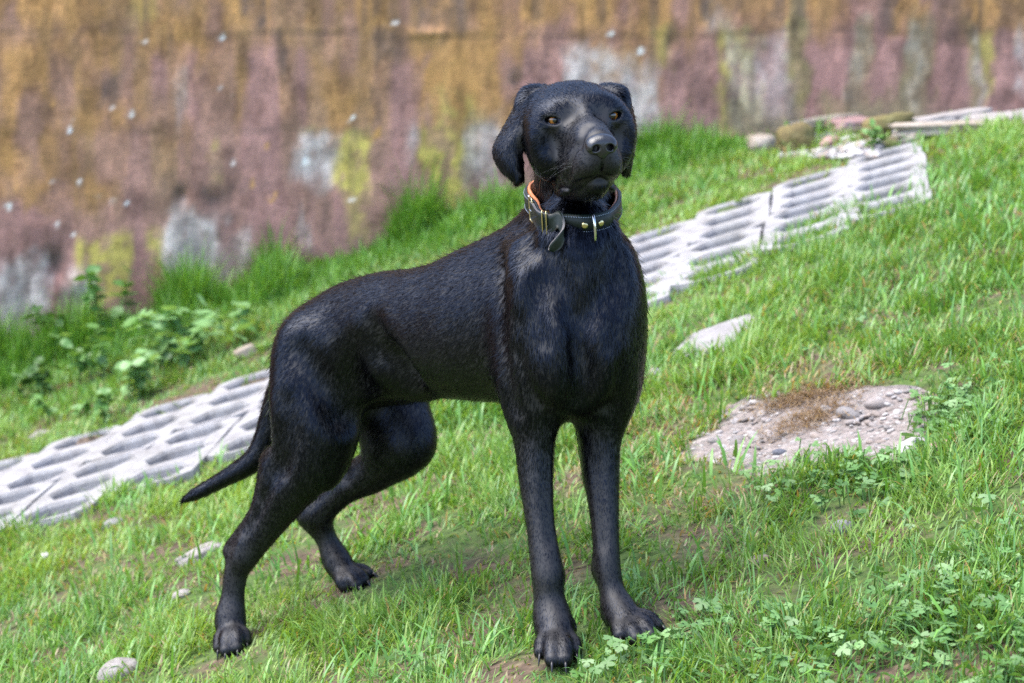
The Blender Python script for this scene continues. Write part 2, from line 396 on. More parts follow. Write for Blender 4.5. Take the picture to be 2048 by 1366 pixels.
def paver_mesh(rows):
    """two columns of hexagonal cells, the second a half step up, with stepped rounded ends"""
    HX, HF, HY, T = 0.071, 0.040, 0.049, 0.085
    bm = bmesh.new()
    for i in range(2):
        ox, oy = (i - 0.5) * CELL_W, (i - 0.5) * CELL_SHIFT
        W2, H2, top = CELL_W / 2, CELL_H / 2, rows * CELL_H / 2
        def v(x, y, z): return bm.verts.new((ox + x, oy + y, z))
        ch = 0.034; left, right, cap = [], [], {}
        for j in range(rows):
            cy = (j - (rows - 1) / 2) * CELL_H; first, last = j == 0, j == rows - 1
            xb, xt = (W2 - ch if first else W2), (W2 - ch if last else W2)
            yb, yt = cy - H2 + (0.004 if first else 0), cy + H2 - (0.004 if last else 0)
            O = [v(-xb, yb, 0), v(xb, yb, 0), v(W2, cy - H2 * 0.55, 0), v(W2, cy + H2 * 0.55, 0), v(xt, yt, 0), v(-xt, yt, 0), v(-W2, cy + H2 * 0.55, 0), v(-W2, cy - H2 * 0.55, 0)]
            h = [(-HF, -HY), (HF, -HY), (HX, 0), (HF, HY), (-HF, HY), (-HX, 0)]
            A = [v(x * 1.05, cy + y * 1.08, 0) for x, y in h]; B = [v(x, cy + y, -0.007) for x, y in h]; C = [v(x * 0.94, cy + y * 0.88, -T) for x, y in h]
            for f in ((O[0], O[1], A[1], A[0]), (O[1], O[2], A[1]), (O[2], A[2], A[1]), (O[2], O[3], A[2]), (O[3], A[3], A[2]), (O[3], O[4], A[3]), (O[4], O[5], A[4], A[3]), (O[5], O[6], A[4]), (O[6], A[5], A[4]), (O[6], O[7], A[5]), (O[7], A[0], A[5]), (O[7], O[0], A[0])): bm.faces.new(f)
            for k in range(6):
                n = (k + 1) % 6; bm.faces.new((A[k], A[n], B[n], B[k])); bm.faces.new((B[k], B[n], C[n], C[k]))
    bmesh.ops.remove_doubles(bm, verts=bm.verts, dist=0.0005)
    ed = [e for e in bm.edges if e.is_boundary and abs(e.verts[0].co.z) < 1e-5 and abs(e.verts[1].co.z) < 1e-5]
    r = bmesh.ops.extrude_edge_only(bm, edges=ed)
    for q in r['geom']:
        if isinstance(q, bmesh.types.BMVert): q.co.z = -0.008; q.co.y *= 1.006
    r = bmesh.ops.extrude_edge_only(bm, edges=[e for e in r['geom'] if isinstance(e, bmesh.types.BMEdge)])
    for q in r['geom']:
        if isinstance(q, bmesh.types.BMVert): q.co.z = -T
    bmesh.ops.recalc_face_normals(bm, faces=bm.faces)
    me = bpy.data.meshes.new('paver'); bm.to_mesh(me); bm.free(); return me
def build_path():
    root = bpy.data.objects.new('paved_path', None); COL.objects.link(root)
    tag(root, 'strip of pale concrete grid pavers running along the wall', None, None, 'structure')
    rg = np.random.default_rng(4)
    mat = concrete_mat('pale concrete', (0.20, 0.19, 0.188), (0.315, 0.308, 0.31), (0.385, 0.378, 0.38), 0.12)
    var = {}
    for rows in (3,):
        for k in range(3):
            me = paver_mesh(rows); n = len(me.vertices); co = np.empty(n * 3, np.float32); me.vertices.foreach_get('co', co); co = co.reshape(-1, 3)
            wob = np.stack([fbm(co[:, 0] * 22 + 7 * k, co[:, 1] * 22, co[:, 2] * 22 + 3 * i, 2) - 0.5 for i in range(3)], 1)
            me.vertices.foreach_set('co', (co + wob * np.array([0.008, 0.008, 0.005])).astype(np.float32).ravel()); me.update(); me.materials.append(mat); var[rows, k] = me
    step = 2 * CELL_W * E_ROW + 2 * CELL_SHIFT * E_COL
    for k in range(-9, 3):
        mid = PATH_O + step * k
        for rows, off in ((3, CELL_H * 1.5), (3, -CELL_H * 1.5)):
            c = mid + E_COL * off; e = 0.12
            def gp(a, b): q = c + E_ROW * a + E_COL * b; return float(ground_plain(q[0], q[1]))
            sx = (gp(e, 0) - gp(-e, 0)) / (2 * e) + rg.normal(0, 0.004); sy = (gp(0, e) - gp(0, -e)) / (2 * e) + rg.normal(0, 0.004)
            ex = nrm([E_ROW[0], E_ROW[1], sx]); ey = nrm([E_COL[0], E_COL[1], sy]); ez = nrm(np.cross(ex, ey)); ey = np.cross(ez, ex)
            M = Matrix.Identity(4)
            fx_, fy_ = math.hypot(1, sx), math.hypot(1, sy)
            for r in range(3): M[r][0], M[r][1], M[r][2] = ex[r] * fx_, ey[r] * fy_, ez[r]
            M[0][3], M[1][3], M[2][3] = c[0], c[1], gp(0, 0) + 0.014 + rg.normal(0, 0.0015)
            o = link('paver', var[rows, int(rg.integers(0, 3))], None, root); o.matrix_world = M
    # loose chippings in the cells
    rg = np.random.default_rng(9); Q = []
    for _ in range(4200):
        q = STRIP_P + STRIP_D * rg.uniform(-2.3, S_END) + STRIP_N * rg.uniform(-0.46, 0.46)
        if not paver_in(q[0], q[1], -0.03): continue
        Q.append((q[0], q[1], float(ground_plain(q[0], q[1])) - 0.040, rg.uniform(0.004, 0.014)))
    tag(pebble_heap('gravel', Q, 3), 'grey gravel lying in the cells of the grid pavers', None, None, 'stuff')

def ico(sub=1):
    bm = bmesh.new(); bmesh.ops.create_icosphere(bm, subdivisions=sub, radius=1.0)
    v = np.array([q.co[:] for q in bm.verts]); f = np.array([[q.index for q in t.verts] for t in bm.faces]); bm.free(); return v, f
def stone_mat(name='mixed pebbles', spread=True):
    t = NT(name); co = t.n('NewGeometry').outputs['Position']
    c = t.mix(0.5, t.attr('tint', 'Color'), t.ramp(t.noise(160, 4, 0.6, co), [(0.3, (0.6, 0.6, 0.6)), (0.65, (1.15, 1.15, 1.15))]), 'MULTIPLY')
    t.l(c, t.b.inputs['Base Color']); t.set(Roughness=0.85); return t.m
def pebble_heap(name, Q, seed):
    rg = np.random.default_rng(seed); v, f = ico(1); n = len(Q); Q = np.array(Q)
    sc = Q[:, 3:4] * rg.uniform(0.6, 1.4, (n, 3)) * np.array([1.1, 1.0, 0.65]); ang = rg.uniform(0, 6.28, n)
    w_ = v[None] * (1 + 0.16 * rg.normal(0, 1, (n, len(v), 1))) * sc[:, None]
    ca, sa = np.cos(ang)[:, None], np.sin(ang)[:, None]
    V = np.stack([w_[..., 0] * ca - w_[..., 1] * sa, w_[..., 0] * sa + w_[..., 1] * ca, w_[..., 2]], -1) + Q[:, None, :3]
    F = f[None] + (np.arange(n) * len(v))[:, None, None]
    me = mesh_np(name, V.reshape(-1, 3), tris=F.reshape(-1, 3))
    base = np.array([(0.30, 0.28, 0.27), (0.20, 0.20, 0.22), (0.45, 0.42, 0.40), (0.33, 0.26, 0.21), (0.55, 0.53, 0.51), (0.12, 0.12, 0.135)])
    attr_color(me, 'tint', np.repeat(base[rg.integers(0, 6, n)] * rg.uniform(0.8, 1.15, (n, 1)), len(v), 0))
    return link(name, me, stone_mat())

# ------------------------------------------------------------------ stones and slabs
def rock_mesh(name, size, seed, box=0.0, sub=3, amp=0.20, fine=0.11):
    """box 0: rounded cobble, 1: squared block"""
    bm = bmesh.new(); bmesh.ops.create_icosphere(bm, subdivisions=sub, radius=1.0)
    v = np.array([q.co[:] for q in bm.verts])
    p_ = 2 + box * 10
    v = v / (np.abs(v) ** p_).sum(1, keepdims=True) ** (1 / p_)
    k = seed * 3.7
    v = v * (1 + amp * (fbm(v[:, 0] * 1.3 + k, v[:, 1] * 1.3, v[:, 2] * 1.3 + k, 2) - 0.5)[:, None] * 2 + fine * (fbm(v[:, 0] * 5 + k, v[:, 1] * 5, v[:, 2] * 5, 2) - 0.5)[:, None] * 2)
    v = v * np.asarray(size) / 2
    for q, c in zip(bm.verts, v): q.co = c
    me = bpy.data.meshes.new(name); bm.to_mesh(me); bm.free()
    me.polygons.foreach_set('use_smooth', [True] * len(me.polygons)); return me
def put_on_ground(o, u, v, sink=0.0, rz=0.0, tilt=True, dx=0.0):
    q, d = ground_hit(u, v, ground_z); e = 0.05
    sx = float(ground_z(q[0] + e, q[1]) - ground_z(q[0] - e, q[1])) / (2 * e); sy = float(ground_z(q[0], q[1] + e) - ground_z(q[0], q[1] - e)) / (2 * e)
    up = Vector((-sx, -sy, 1)).normalized() if tilt else Vector((0, 0, 1))
    o.rotation_mode = 'QUATERNION'
    o.rotation_quaternion = Vector((0, 0, 1)).rotation_difference(up) @ Matrix.Rotation(rz, 3, 'Z').to_quaternion()
    o.location = (q[0] + dx, q[1], float(ground_z(q[0], q[1])) - sink); return q, d
def flat_slab(name, poly, thick, mat, raise_, rough=0.004, bev=0.006, seed=0):
    """an irregular flat piece lying on the slope"""
    c = poly.mean(0); n = 48
    # resample outline
    L = np.vstack([poly, poly[:1]]); seg = np.linalg.norm(np.diff(L, axis=0), axis=1); cu = np.concatenate([[0], np.cumsum(seg)])
    tt = np.linspace(0, cu[-1], n, endpoint=False); O = np.stack([np.interp(tt, cu, L[:, i]) for i in range(3)], 1)
    rg = np.random.default_rng(seed); O[:, :2] += rg.normal(0, 0.0035, (n, 2))
    rings = [(1.0, -thick), (1.0, -bev), (0.985, 0)] + [(f, 0) for f in (0.86, 0.7, 0.53, 0.36, 0.18)]
    V = []
    for f, dz in rings:
        q = c + (O - c) * f; z = ground_plain(q[:, 0], q[:, 1]) + raise_ + dz + (rough * (fbm(q[:, 0] * 18, q[:, 1] * 18, seed, 3) - 0.5) * 2 if dz > -thick else 0)
        V.append(np.stack([q[:, 0], q[:, 1], z], 1))
    V.append(np.array([[c[0], c[1], float(ground_plain(c[0], c[1])) + raise_]])); V = np.vstack(V)
    F = []; m = len(rings)
    for i in range(m - 1):
        for k in range(n): F.append((i * n + k, i * n + (k + 1) % n, (i + 1) * n + (k + 1) % n, (i + 1) * n + k))
    T = [((m - 1) * n + k, (m - 1) * n + (k + 1) % n, m * n) for k in range(n)]
    o = link(name, mesh_np(name, V - c, quads=np.array(F), tris=np.array(T)), mat); o.location = c; return o
def build_stones():
    pale = concrete_mat('pale limestone', (0.22, 0.195, 0.18), (0.31, 0.28, 0.262), (0.38, 0.355, 0.34), 0.0, 1.4)
    grey = concrete_mat('grey stone', (0.17, 0.165, 0.17), (0.27, 0.26, 0.26), (0.38, 0.37, 0.36), 0.15, 1.5)
    white = concrete_mat('white stone', (0.36, 0.345, 0.33), (0.46, 0.445, 0.43), (0.53, 0.52, 0.505), 0.0, 1.0)
    warm = concrete_mat('buff stone', (0.25, 0.20, 0.15), (0.37, 0.31, 0.245), (0.44, 0.39, 0.335), 0.35)
    terra = concrete_mat('orange terracotta', (0.42, 0.15, 0.08), (0.52, 0.21, 0.12), (0.58, 0.30, 0.20), 0.1)
    mossy = concrete_mat('mossy rock', (0.115, 0.085, 0.040), (0.19, 0.145, 0.055), (0.28, 0.24, 0.12), 0.8)
    pinkst = concrete_mat('pink stone', (0.36, 0.20, 0.18), (0.42, 0.26, 0.24), (0.5, 0.36, 0.33), 0.0)
    # worn concrete patch with its pebbles
    t = NT('worn exposed aggregate concrete'); co = t.n('NewGeometry').outputs['Position']
    vo = t.n('TexVoronoi'); vo.inputs['Scale'].default_value = 95; vo.inputs['Randomness'].default_value = 1.0; t.l(co, vo.inputs['Vector'])
    agg = t.ramp(vo.outputs['Distance'], [(0.25, (1, 1, 1)), (0.5, (0, 0, 0))]); sp = t.n('SeparateColor'); t.l(vo.outputs['Color'], sp.inputs[0])
    tone = t.ramp(sp.outputs[0], [(0.0, (0.11, 0.105, 0.10)), (0.35, (0.25, 0.225, 0.20)), (0.7, (0.36, 0.335, 0.31)), (1.0, (0.48, 0.46, 0.44))])
    mor = t.ramp(t.noise(40, 5, 0.65, co), [(0.3, (0.15, 0.12, 0.105)), (0.55, (0.27, 0.23, 0.21)), (0.75, (0.36, 0.32, 0.295))])
    c = t.mix(t.math('MULTIPLY', agg, t.ramp(sp.outputs[1], [(0.30, (0, 0, 0)), (0.36, (1, 1, 1))])), mor, tone)
    t.l(c, t.b.inputs['Base Color']); t.set(Roughness=0.93); t.bump(t.math('ADD', t.math('MULTIPLY', agg, 0.6), t.noise(150, 4, 0.6, co)), 0.9, 0.006); mc = t.m
    sl_ = flat_slab('concrete_slab', SLAB, 0.05, mc, -0.004, 0.009, 0.014, 2)
    tag(sl_, 'broken patch of worn grey concrete with pebbles showing, sunk in the grass', 'concrete slab')
    rg = np.random.default_rng(21); pm = [rock_mesh('pebble', (1, 0.78, 0.55), 40 + k, 0.1, 2, 0.12, 0.03) for k in range(5)]
    cols = [(0.29, 0.255, 0.24), (0.36, 0.33, 0.315), (0.23, 0.21, 0.20), (0.28, 0.23, 0.20), (0.42, 0.395, 0.38), (0.11, 0.115, 0.14), (0.27, 0.215, 0.195)]
    pms = [concrete_mat('pebble stone', tuple(0.8 * x for x in c), c, tuple(min(1, 1.12 * x) for x in c), 0, 2) for c in cols]
    pmesh = [[m.copy() for m in pm] for _ in cols]
    for ci, row in enumerate(pmesh):
        for m in row: m.materials.append(pms[ci])
    big = [(1755, 803, 0.040, 0), (1700, 822, 0.046, 2), (1660, 818, 0.036, 2), (1540, 805, 0.022, 0), (1560, 785, 0.022, 2), (1525, 822, 0.022, 1), (1475, 878, 0.03, 2), (1510, 868, 0.028, 1), (1550, 868, 0.032, 0), (1640, 870, 0.028, 3), (1700, 898, 0.022, 1), (1560, 900, 0.030, 5), (1690, 915, 0.022, 5), (1630, 845, 0.014, 4), (1430, 878, 0.026, 2),
           (1780, 785, 0.018, 1), (1795, 820, 0.018, 4), (1810, 772, 0.026, 0), (1740, 842, 0.018, 3), (1620, 800, 0.016, 0), (1470, 838, 0.018, 1), (1590, 880, 0.018, 1), (1665, 878, 0.02, 1), (1735, 880, 0.02, 0), (1610, 910, 0.02, 0), (1650, 905, 0.016, 2)]
    lst = list(big)
    while len(lst) < 420:
        u, v = rg.uniform(1345, 1890), rg.uniform(775, 940); lst.append((u, v, rg.choice([0.008, 0.010, 0.013, 0.018], p=[.35, .35, .2, .1]), int(rg.integers(0, 5))))
    for (u, v, sz, ci) in lst:
        q, d = ground_hit(u, v)
        if poly_dist(SLAB, np.array([q[0]]), np.array([q[1]]))[0] > -0.012: continue
        o = link('pebble', pmesh[ci][int(rg.integers(0, 5))], None, sl_)
        z = float(ground_plain(q[0], q[1])) - 0.003
        o.location = (q[0] - sl_.location[0], q[1] - sl_.location[1], z - sz * 0.06 - sl_.location[2]); o.scale = (sz, sz, sz * 0.8)
        o.rotation_euler = (rg.normal(0, 0.1), -0.28 + rg.normal(0, 0.1), rg.uniform(0, 6.28))
    tag(flat_slab('stepping_stone', STEP, 0.05, concrete_mat('pale flagstone', (0.20, 0.185, 0.18), (0.28, 0.265, 0.26), (0.34, 0.33, 0.325), 0.0, 0.8), 0.010, 0.004, 0.010, 5), 'flat pale grey flagstone lying in the grass above the concrete patch', 'stone')
    def rock(name, u, v, size, mat, label, cat='stone', box=0.0, sink=0.3, rz=0.0, seed=1, tilt=True, grp=None):
        me = rock_mesh(name, size, seed, box, 4 if max(size) > 0.1 else 3); o = link(name, me, mat); put_on_ground(o, u, v, 0, rz, tilt)
        o.location.z += size[2] * (0.5 - sink); tag(o, label, cat, grp); return o
    rock('stone', 236, 1352, (0.070, 0.055, 0.040), pale, 'rounded pale stone half sunk in the grass at the bottom of the picture', seed=3, sink=0.35)
    rock('stone', 1309, 755, (0.024, 0.020, 0.022), white, 'small white pebble in the grass just past the dog\'s chest', seed=5, sink=0.2)
    rock('stone', 1684, 1064, (0.032, 0.026, 0.022), grey, 'rough dark grey stone in the grass below the concrete patch', seed=6, sink=0.25)
    rock('stone', 492, 714, (0.055, 0.04, 0.034), warm, 'buff brick fragment on the lawn behind the dog\'s rump', 'brick fragment', 0.5, 0.2, 0.4, 7)
    rock('stone', 400, 1112, (0.085, 0.05, 0.022), pale, 'flat pale stone in the grass beside the near hind hock', box=0.4, seed=8, rz=0.5, sink=0.4)
    rock('stone', 362, 1193, (0.036, 0.024, 0.016), pale, 'small pale stone left of the near hind leg', seed=9, sink=0.35)
    rock('stone', 228, 1050, (0.05, 0.036, 0.022), grey, 'flat grey stone in the grass under the dog\'s tail tip', seed=10, sink=0.35)
    rock('stone', 92, 1118, (0.022, 0.018, 0.016), white, 'tiny white stone in the grass below the pavers', seed=11, sink=0.2)
    rock('stone', 80, 872, (0.06, 0.05, 0.022), pale, 'flat pale stone in the lawn above the pavers by the weeds', seed=12, sink=0.4)
    rock('stone', 1822, 902, (0.050, 0.034, 0.026), white, 'white stone at the lower edge of the concrete patch', seed=13, sink=0.3, rz=0.3)
    rock('stone', 1880, 905, (0.056, 0.036, 0.024), pinkst, 'pink stone beside the white one at the concrete patch', seed=14, sink=0.3)
    rock('stone', 1515, 1125, (0.030, 0.022, 0.014), warm, 'small buff stone in the grass right of the front legs', seed=15, sink=0.3)
    rock('stone', 872, 880, (0.04, 0.03, 0.016), pinkst, 'small dull pink stone seen just past the far hind knee', seed=16, sink=0.4)
    # rubble along the foot of the wall
    rock('edging_stone', 1635, 262, (0.29, 0.12, 0.040), warm, 'long buff flat stone on the rubble at the wall foot', box=0.6, seed=21, rz=0.05, sink=-0.25, tilt=True)
    rock('rock', 1590, 302, (0.115, 0.09, 0.095), mossy, 'round mossy brown rock in front of the buff flat stone', 'rock', 0.1, 0.15, 0.2, 22)
    rock('rock', 1520, 300, (0.09, 0.08, 0.06), warm, 'pale buff rock at the left end of the rubble', 'rock', 0.2, 0.2, 0.2, 23)
    rock('stone', 1556, 271, (0.036, 0.03, 0.034), white, 'small white stone balanced on the mossy rock', seed=24, sink=-0.8)
    rock('stone', 1690, 285, (0.045, 0.03, 0.02), white, 'small white stone lying below the long buff stone', seed=25, sink=0.1)
    rock('stone', 1641, 236, (0.085, 0.05, 0.075), grey, 'pale grey stone leaning at the foot of the wall', box=0.35, seed=26, sink=-0.1)
    rock('block', 1775, 268, (0.125, 0.09, 0.058), mossy, 'mossy block under the red brick at the wall', 'block', 0.7, 0.1, 0.1, 27)
    b = rock('brick', 1778, 242, (0.125, 0.075, 0.026), terra, 'orange red brick lying on the mossy block', 'brick', 0.85, 0.0, 0.1, 28, tilt=True)
    rock('edging_stone', 1900, 250, (0.22, 0.10, 0.034), pale, 'long pale grey stone right of the red brick', box=0.6, seed=29, rz=0.02, sink=0.0)
    k = rock('kerb', 1975, 262, (0.50, 0.07, 0.032), warm, 'long buff kerb along the upper edge of the lawn', 'kerb', 0.85, 0.2, 0.12, 30)
    rock('slab', 2015, 250, (0.20, 0.12, 0.036), pale, 'flat broken slab by the wall at the right edge of the picture', 'slab', 0.5, 0.1, 0.25, 41)
    rock('slab', 1850, 262, (0.16, 0.11, 0.030), grey, 'flat grey slab piece just above the kerb', 'slab', 0.5, 0.1, -0.2, 42)
    rock('slab', 1700, 262, (0.13, 0.10, 0.040), pinkst, 'dull pink slab piece between buff stone and mossy block', 'slab', 0.5, 0.0, 0.3, 43)
    rock('stone', 1820, 285, (0.07, 0.05, 0.03), warm, 'small buff stone at the left end of the kerb', seed=44, sink=0.1)
    rock('stone', 1660, 292, (0.06, 0.05, 0.03), pinkst, 'pink stone among the brown rubble', seed=45, sink=0.1)
    rock('stone', 1945, 252, (0.08, 0.05, 0.035), grey, 'grey stone resting just behind the middle of the kerb', seed=46, sink=0.1)
    rock('stone', 1400, 300, (0.05, 0.04, 0.03), terra, 'small orange brick piece in the grass by the wall behind the head', 'brick fragment', 0.4, 0.2, 0.3, 31)
    Q = []
    for _ in range(500):
        u, v = rg.uniform(1560, 1760), rg.uniform(272, 318); q, d = ground_hit(u, v); Q.append((q[0], q[1], q[2] + 0.004, rg.uniform(0.005, 0.016)))
    o = pebble_heap('rubble', Q, 17); o.name = 'rubble'; tag(o, 'brown rubble and crumbs below the long buff stone', None, None, 'stuff')
# ------------------------------------------------------------------ implicit surfaces
def catmull(Q, sub):
    """points on a smooth curve through the rows of Q"""
    Q = np.asarray(Q, float)
    if len(Q) < 3: return Q
    E = np.vstack([2 * Q[0] - Q[1], Q, 2 * Q[-1] - Q[-2]]); out = []
    for i in range(1, len(E) - 2):
        p0, p1, p2, p3 = E[i - 1:i + 3]
        for t in np.arange(sub) / sub:
            out.append(0.5 * (2 * p1 + (p2 - p0) * t + (2 * p0 - 5 * p1 + 4 * p2 - p3) * t * t + (3 * p1 - p0 - 3 * p2 + p3) * t ** 3))
    out.append(Q[-1]); return np.array(out)

class Field:
    """a surface grown from blended round shapes; op: + join, - carve"""
    def __init__(self): self.p = []
    def _add(self, fn, lo, hi, k, op): self.p.append((fn, np.asarray(lo, float), np.asarray(hi, float), k, op))
    def tube(self, pts, rad, k=0.02, ik=None, n=None, s=1.0, op='+', sub=5):
        """bent tapering limb; n, s: flatten (s<1) or widen along direction n"""
        Q = catmull(np.column_stack([np.array(pts, float), rad]), sub)
        pts, rad = Q[:, :3], Q[:, 3]
        nn = nrm(n) if n is not None else None
        def fn(x, y, z):
            d = None
            for i in range(len(pts) - 1):
                a, b = pts[i], pts[i + 1]; ba = b - a; L = float(ba @ ba)
                px_, py_, pz_ = x - a[0], y - a[1], z - a[2]
                t = np.clip((px_ * ba[0] + py_ * ba[1] + pz_ * ba[2]) / L, 0, 1)
                qx, qy, qz = px_ - t * ba[0], py_ - t * ba[1], pz_ - t * ba[2]
                if nn is not None:
                    c = (qx * nn[0] + qy * nn[1] + qz * nn[2]) * (1 / s - 1)
                    qx, qy, qz = qx + c * nn[0], qy + c * nn[1], qz + c * nn[2]
                e = np.sqrt(qx * qx + qy * qy + qz * qz) - (rad[i] + (rad[i + 1] - rad[i]) * t)
                d = e if d is None else np.minimum(d, e)
            return d
        m = max(rad) * max(1, s)
        A = np.array(pts)
        self._add(fn, A.min(0) - m, A.max(0) + m, k, op)
    def sheet(self, A, B, r, bulge, k=0.008, rows=44, cols=15):
        """a thin bent flap between the edge curves A and B; bulge pushes its middle out"""
        A = catmull(np.array(A, float), 8); B = catmull(np.array(B, float), 8)
        tt = np.linspace(0, 1, rows) * (len(A) - 1)
        ia = np.minimum(tt.astype(int), len(A) - 2); fr = (tt - ia)[:, None]
        A = A[ia] * (1 - fr) + A[ia + 1] * fr; B = B[ia] * (1 - fr) + B[ia + 1] * fr
        w_ = np.linspace(0, 1, cols)[None, :, None]
        S = A[:, None] * (1 - w_) + B[:, None] * w_ + np.asarray(bulge)[None, None] * (4 * w_ * (1 - w_))
        S = S.reshape(-1, 3)
        def fn(x, y, z):
            x, y, z = np.broadcast_arrays(x, y, z)
            best = None
            for q in S:
                dd = (x - q[0]) ** 2 + (y - q[1]) ** 2 + (z - q[2]) ** 2
                best = dd if best is None else np.minimum(best, dd)
            return np.sqrt(best) - r
        self._add(fn, S.min(0) - r, S.max(0) + r, k, '+')
    def ell(self, c, r, ax=None, k=0.03, op='+'):
        c = np.asarray(c, float); r = np.asarray(r, float)
        M = np.eye(3) if ax is None else np.array([nrm(a) for a in ax])
        def fn(x, y, z):
            dx, dy, dz = x - c[0], y - c[1], z - c[2]
            a = dx * M[0, 0] + dy * M[0, 1] + dz * M[0, 2]
            b = dx * M[1, 0] + dy * M[1, 1] + dz * M[1, 2]
            g = dx * M[2, 0] + dy * M[2, 1] + dz * M[2, 2]
            k0 = np.sqrt((a / r[0]) ** 2 + (b / r[1]) ** 2 + (g / r[2]) ** 2)
            k1 = np.sqrt((a / r[0] ** 2) ** 2 + (b / r[1] ** 2) ** 2 + (g / r[2] ** 2) ** 2)
            return k0 * (k0 - 1) / np.maximum(k1, 1e-6)
        e = np.abs(M.T) @ r
        self._add(fn, c - e, c + e, k, op)
    def _comb(self, d, e, k, op):
        if op == '-': e = -e; 
        h = np.maximum(k - np.abs(d - e), 0) / k
        if op == '+': return np.minimum(d, e) - h * h * k * 0.25
        return np.maximum(d, e) + h * h * k * 0.25
    def at(self, Q):
        Q = np.asarray(Q, float); d = np.full(len(Q), 0.2)
        for fn, lo, hi, k, op in self.p:
            m = ((Q > lo - k - 0.03) & (Q < hi + k + 0.03)).all(1)
            if m.any():
                q = Q[m]
                d[m] = self._comb(d[m], fn(q[:, 0], q[:, 1], q[:, 2]), k, op)
        return d
    def hit(self, u, v, d0=2.1):
        """depth at which the surface is met behind pixel (u, v)"""
        r = ray(u, v); lo, hi = d0, 3.3
        for n in (400, 40):
            ds = np.linspace(lo, hi, n); e = self.at(CAM + r * ds[:, None]); i = np.argmax(e < 2e-4)
            if not (e < 2e-4).any(): return None
            lo, hi = ds[max(i - 1, 0)], ds[i]
        return float(hi)
    def groove(self, pix, rpx, depth, k=0.012):
        """carve a shallow furrow along photograph pixels, lying on the surface"""
        Q, R_ = [], []
        for i, (u, v) in enumerate(pix):
            d = self.hit(u, v)
            if d is None: continue
            r = px(rpx if np.isscalar(rpx) else rpx[i], d); dep = depth if np.isscalar(depth) else depth[i]
            s0 = CAM + ray(u, v) * d; g = nrm(self.grad(s0[None]))[0]
            Q.append(s0 + g * (r - dep)); R_.append(r)
        self.tube(Q, R_, k=k, op='-')
    def ridge(self, pix, rpx, height, k=0.012):
        Q, R_ = [], []
        for i, (u, v) in enumerate(pix):
            d = self.hit(u, v)
            if d is None: continue
            r = px(rpx if np.isscalar(rpx) else rpx[i], d); hh = height if np.isscalar(height) else height[i]
            s0 = CAM + ray(u, v) * d; g = nrm(self.grad(s0[None]))[0]
            Q.append(s0 - g * (r - hh)); R_.append(r)
        self.tube(Q, R_, k=k)
    def grad(self, Q, h=6e-4):
        g = np.zeros_like(Q)
        for i in range(3):
            e = np.zeros(3); e[i] = h
            g[:, i] = (self.at(Q + e) - self.at(Q - e)) / (2 * h)
        return g
    def project(self, Q, it=3):
        for _ in range(it):
            d = self.at(Q); g = self.grad(Q)
            st = np.clip(d / np.maximum((g * g).sum(1), 0.05), -0.004, 0.004)
            Q = Q - g * st[:, None]
        return Q
    def mesh(self, h):
        """surface nets"""
        lo = np.min([p[1] for p in self.p if p[4] == '+'], 0) - 3 * h; hi = np.max([p[2] for p in self.p if p[4] == '+'], 0) + 3 * h
        n = np.ceil((hi - lo) / h).astype(int) + 1
        ax = [(lo[i] + h * np.arange(n[i])).astype(np.float32) for i in range(3)]
        D = np.full(n, 0.2, np.float32)
        for fn, l, u, k, op in self.p:
            m = k + 2 * h if op == '+' else k + 2 * h
            s = [slice(max(0, int((l[i] - m - lo[i]) / h)), max(0, min(n[i], int((u[i] + m - lo[i]) / h) + 2))) for i in range(3)]
            x, y, z = ax[0][s[0]][:, None, None], ax[1][s[1]][None, :, None], ax[2][s[2]][None, None, :]
            sub = D[tuple(s)]
            if sub.size: D[tuple(s)] = self._comb(sub, fn(x, y, z), k, op)
        S = D < 0
        c = np.zeros(np.array(n) - 1, np.int8)
        for a in (0, 1):
            for b in (0, 1):
                for g in (0, 1):
                    c += S[a:n[0] - 1 + a, b:n[1] - 1 + b, g:n[2] - 1 + g]
        cells = np.argwhere((c > 0) & (c < 8))
        idx = np.full(c.shape, -1, np.int32); idx[tuple(cells.T)] = np.arange(len(cells))
        acc = np.zeros((len(cells), 3)); cnt = np.zeros(len(cells))
        cor = [(a, b, g) for a in (0, 1) for b in (0, 1) for g in (0, 1)]
        for i, p in enumerate(cor):
            for q in cor[i + 1:]:
                if sum(abs(p[j] - q[j]) for j in range(3)) != 1: continue
                dp = D[tuple((cells + p).T)]; dq = D[tuple((cells + q).T)]
                m = (dp < 0) != (dq < 0)
                t = np.where(m, dp / np.where(m, dp - dq, 1), 0)
                pt = np.array(p) + t[:, None] * (np.array(q) - np.array(p))
                acc[m] += pt[m]; cnt[m] += 1
        V = lo + h * (cells + acc / cnt[:, None])
        F = []
        for a in range(3):
            b, g = (a + 1) % 3, (a + 2) % 3
            sl0 = [slice(None)] * 3; sl1 = [slice(None)] * 3
            sl0[a] = slice(0, n[a] - 1); sl1[a] = slice(1, n[a])
            s0, s1 = S[tuple(sl0)], S[tuple(sl1)]
            e = np.argwhere(s0 != s1)
            e = e[(e[:, b] > 0) & (e[:, g] > 0) & (e[:, b] < n[b] - 1) & (e[:, g] < n[g] - 1)]
            ub = np.zeros(3, int); ub[b] = 1; ug = np.zeros(3, int); ug[g] = 1
            q = np.stack([idx[tuple(e.T)], idx[tuple((e - ub).T)], idx[tuple((e - ub - ug).T)], idx[tuple((e - ug).T)]], 1)
            flip = ~S[tuple(e.T)]
            q[flip] = q[flip][:, ::-1]
            F.append(q)
        return V, np.concatenate(F)

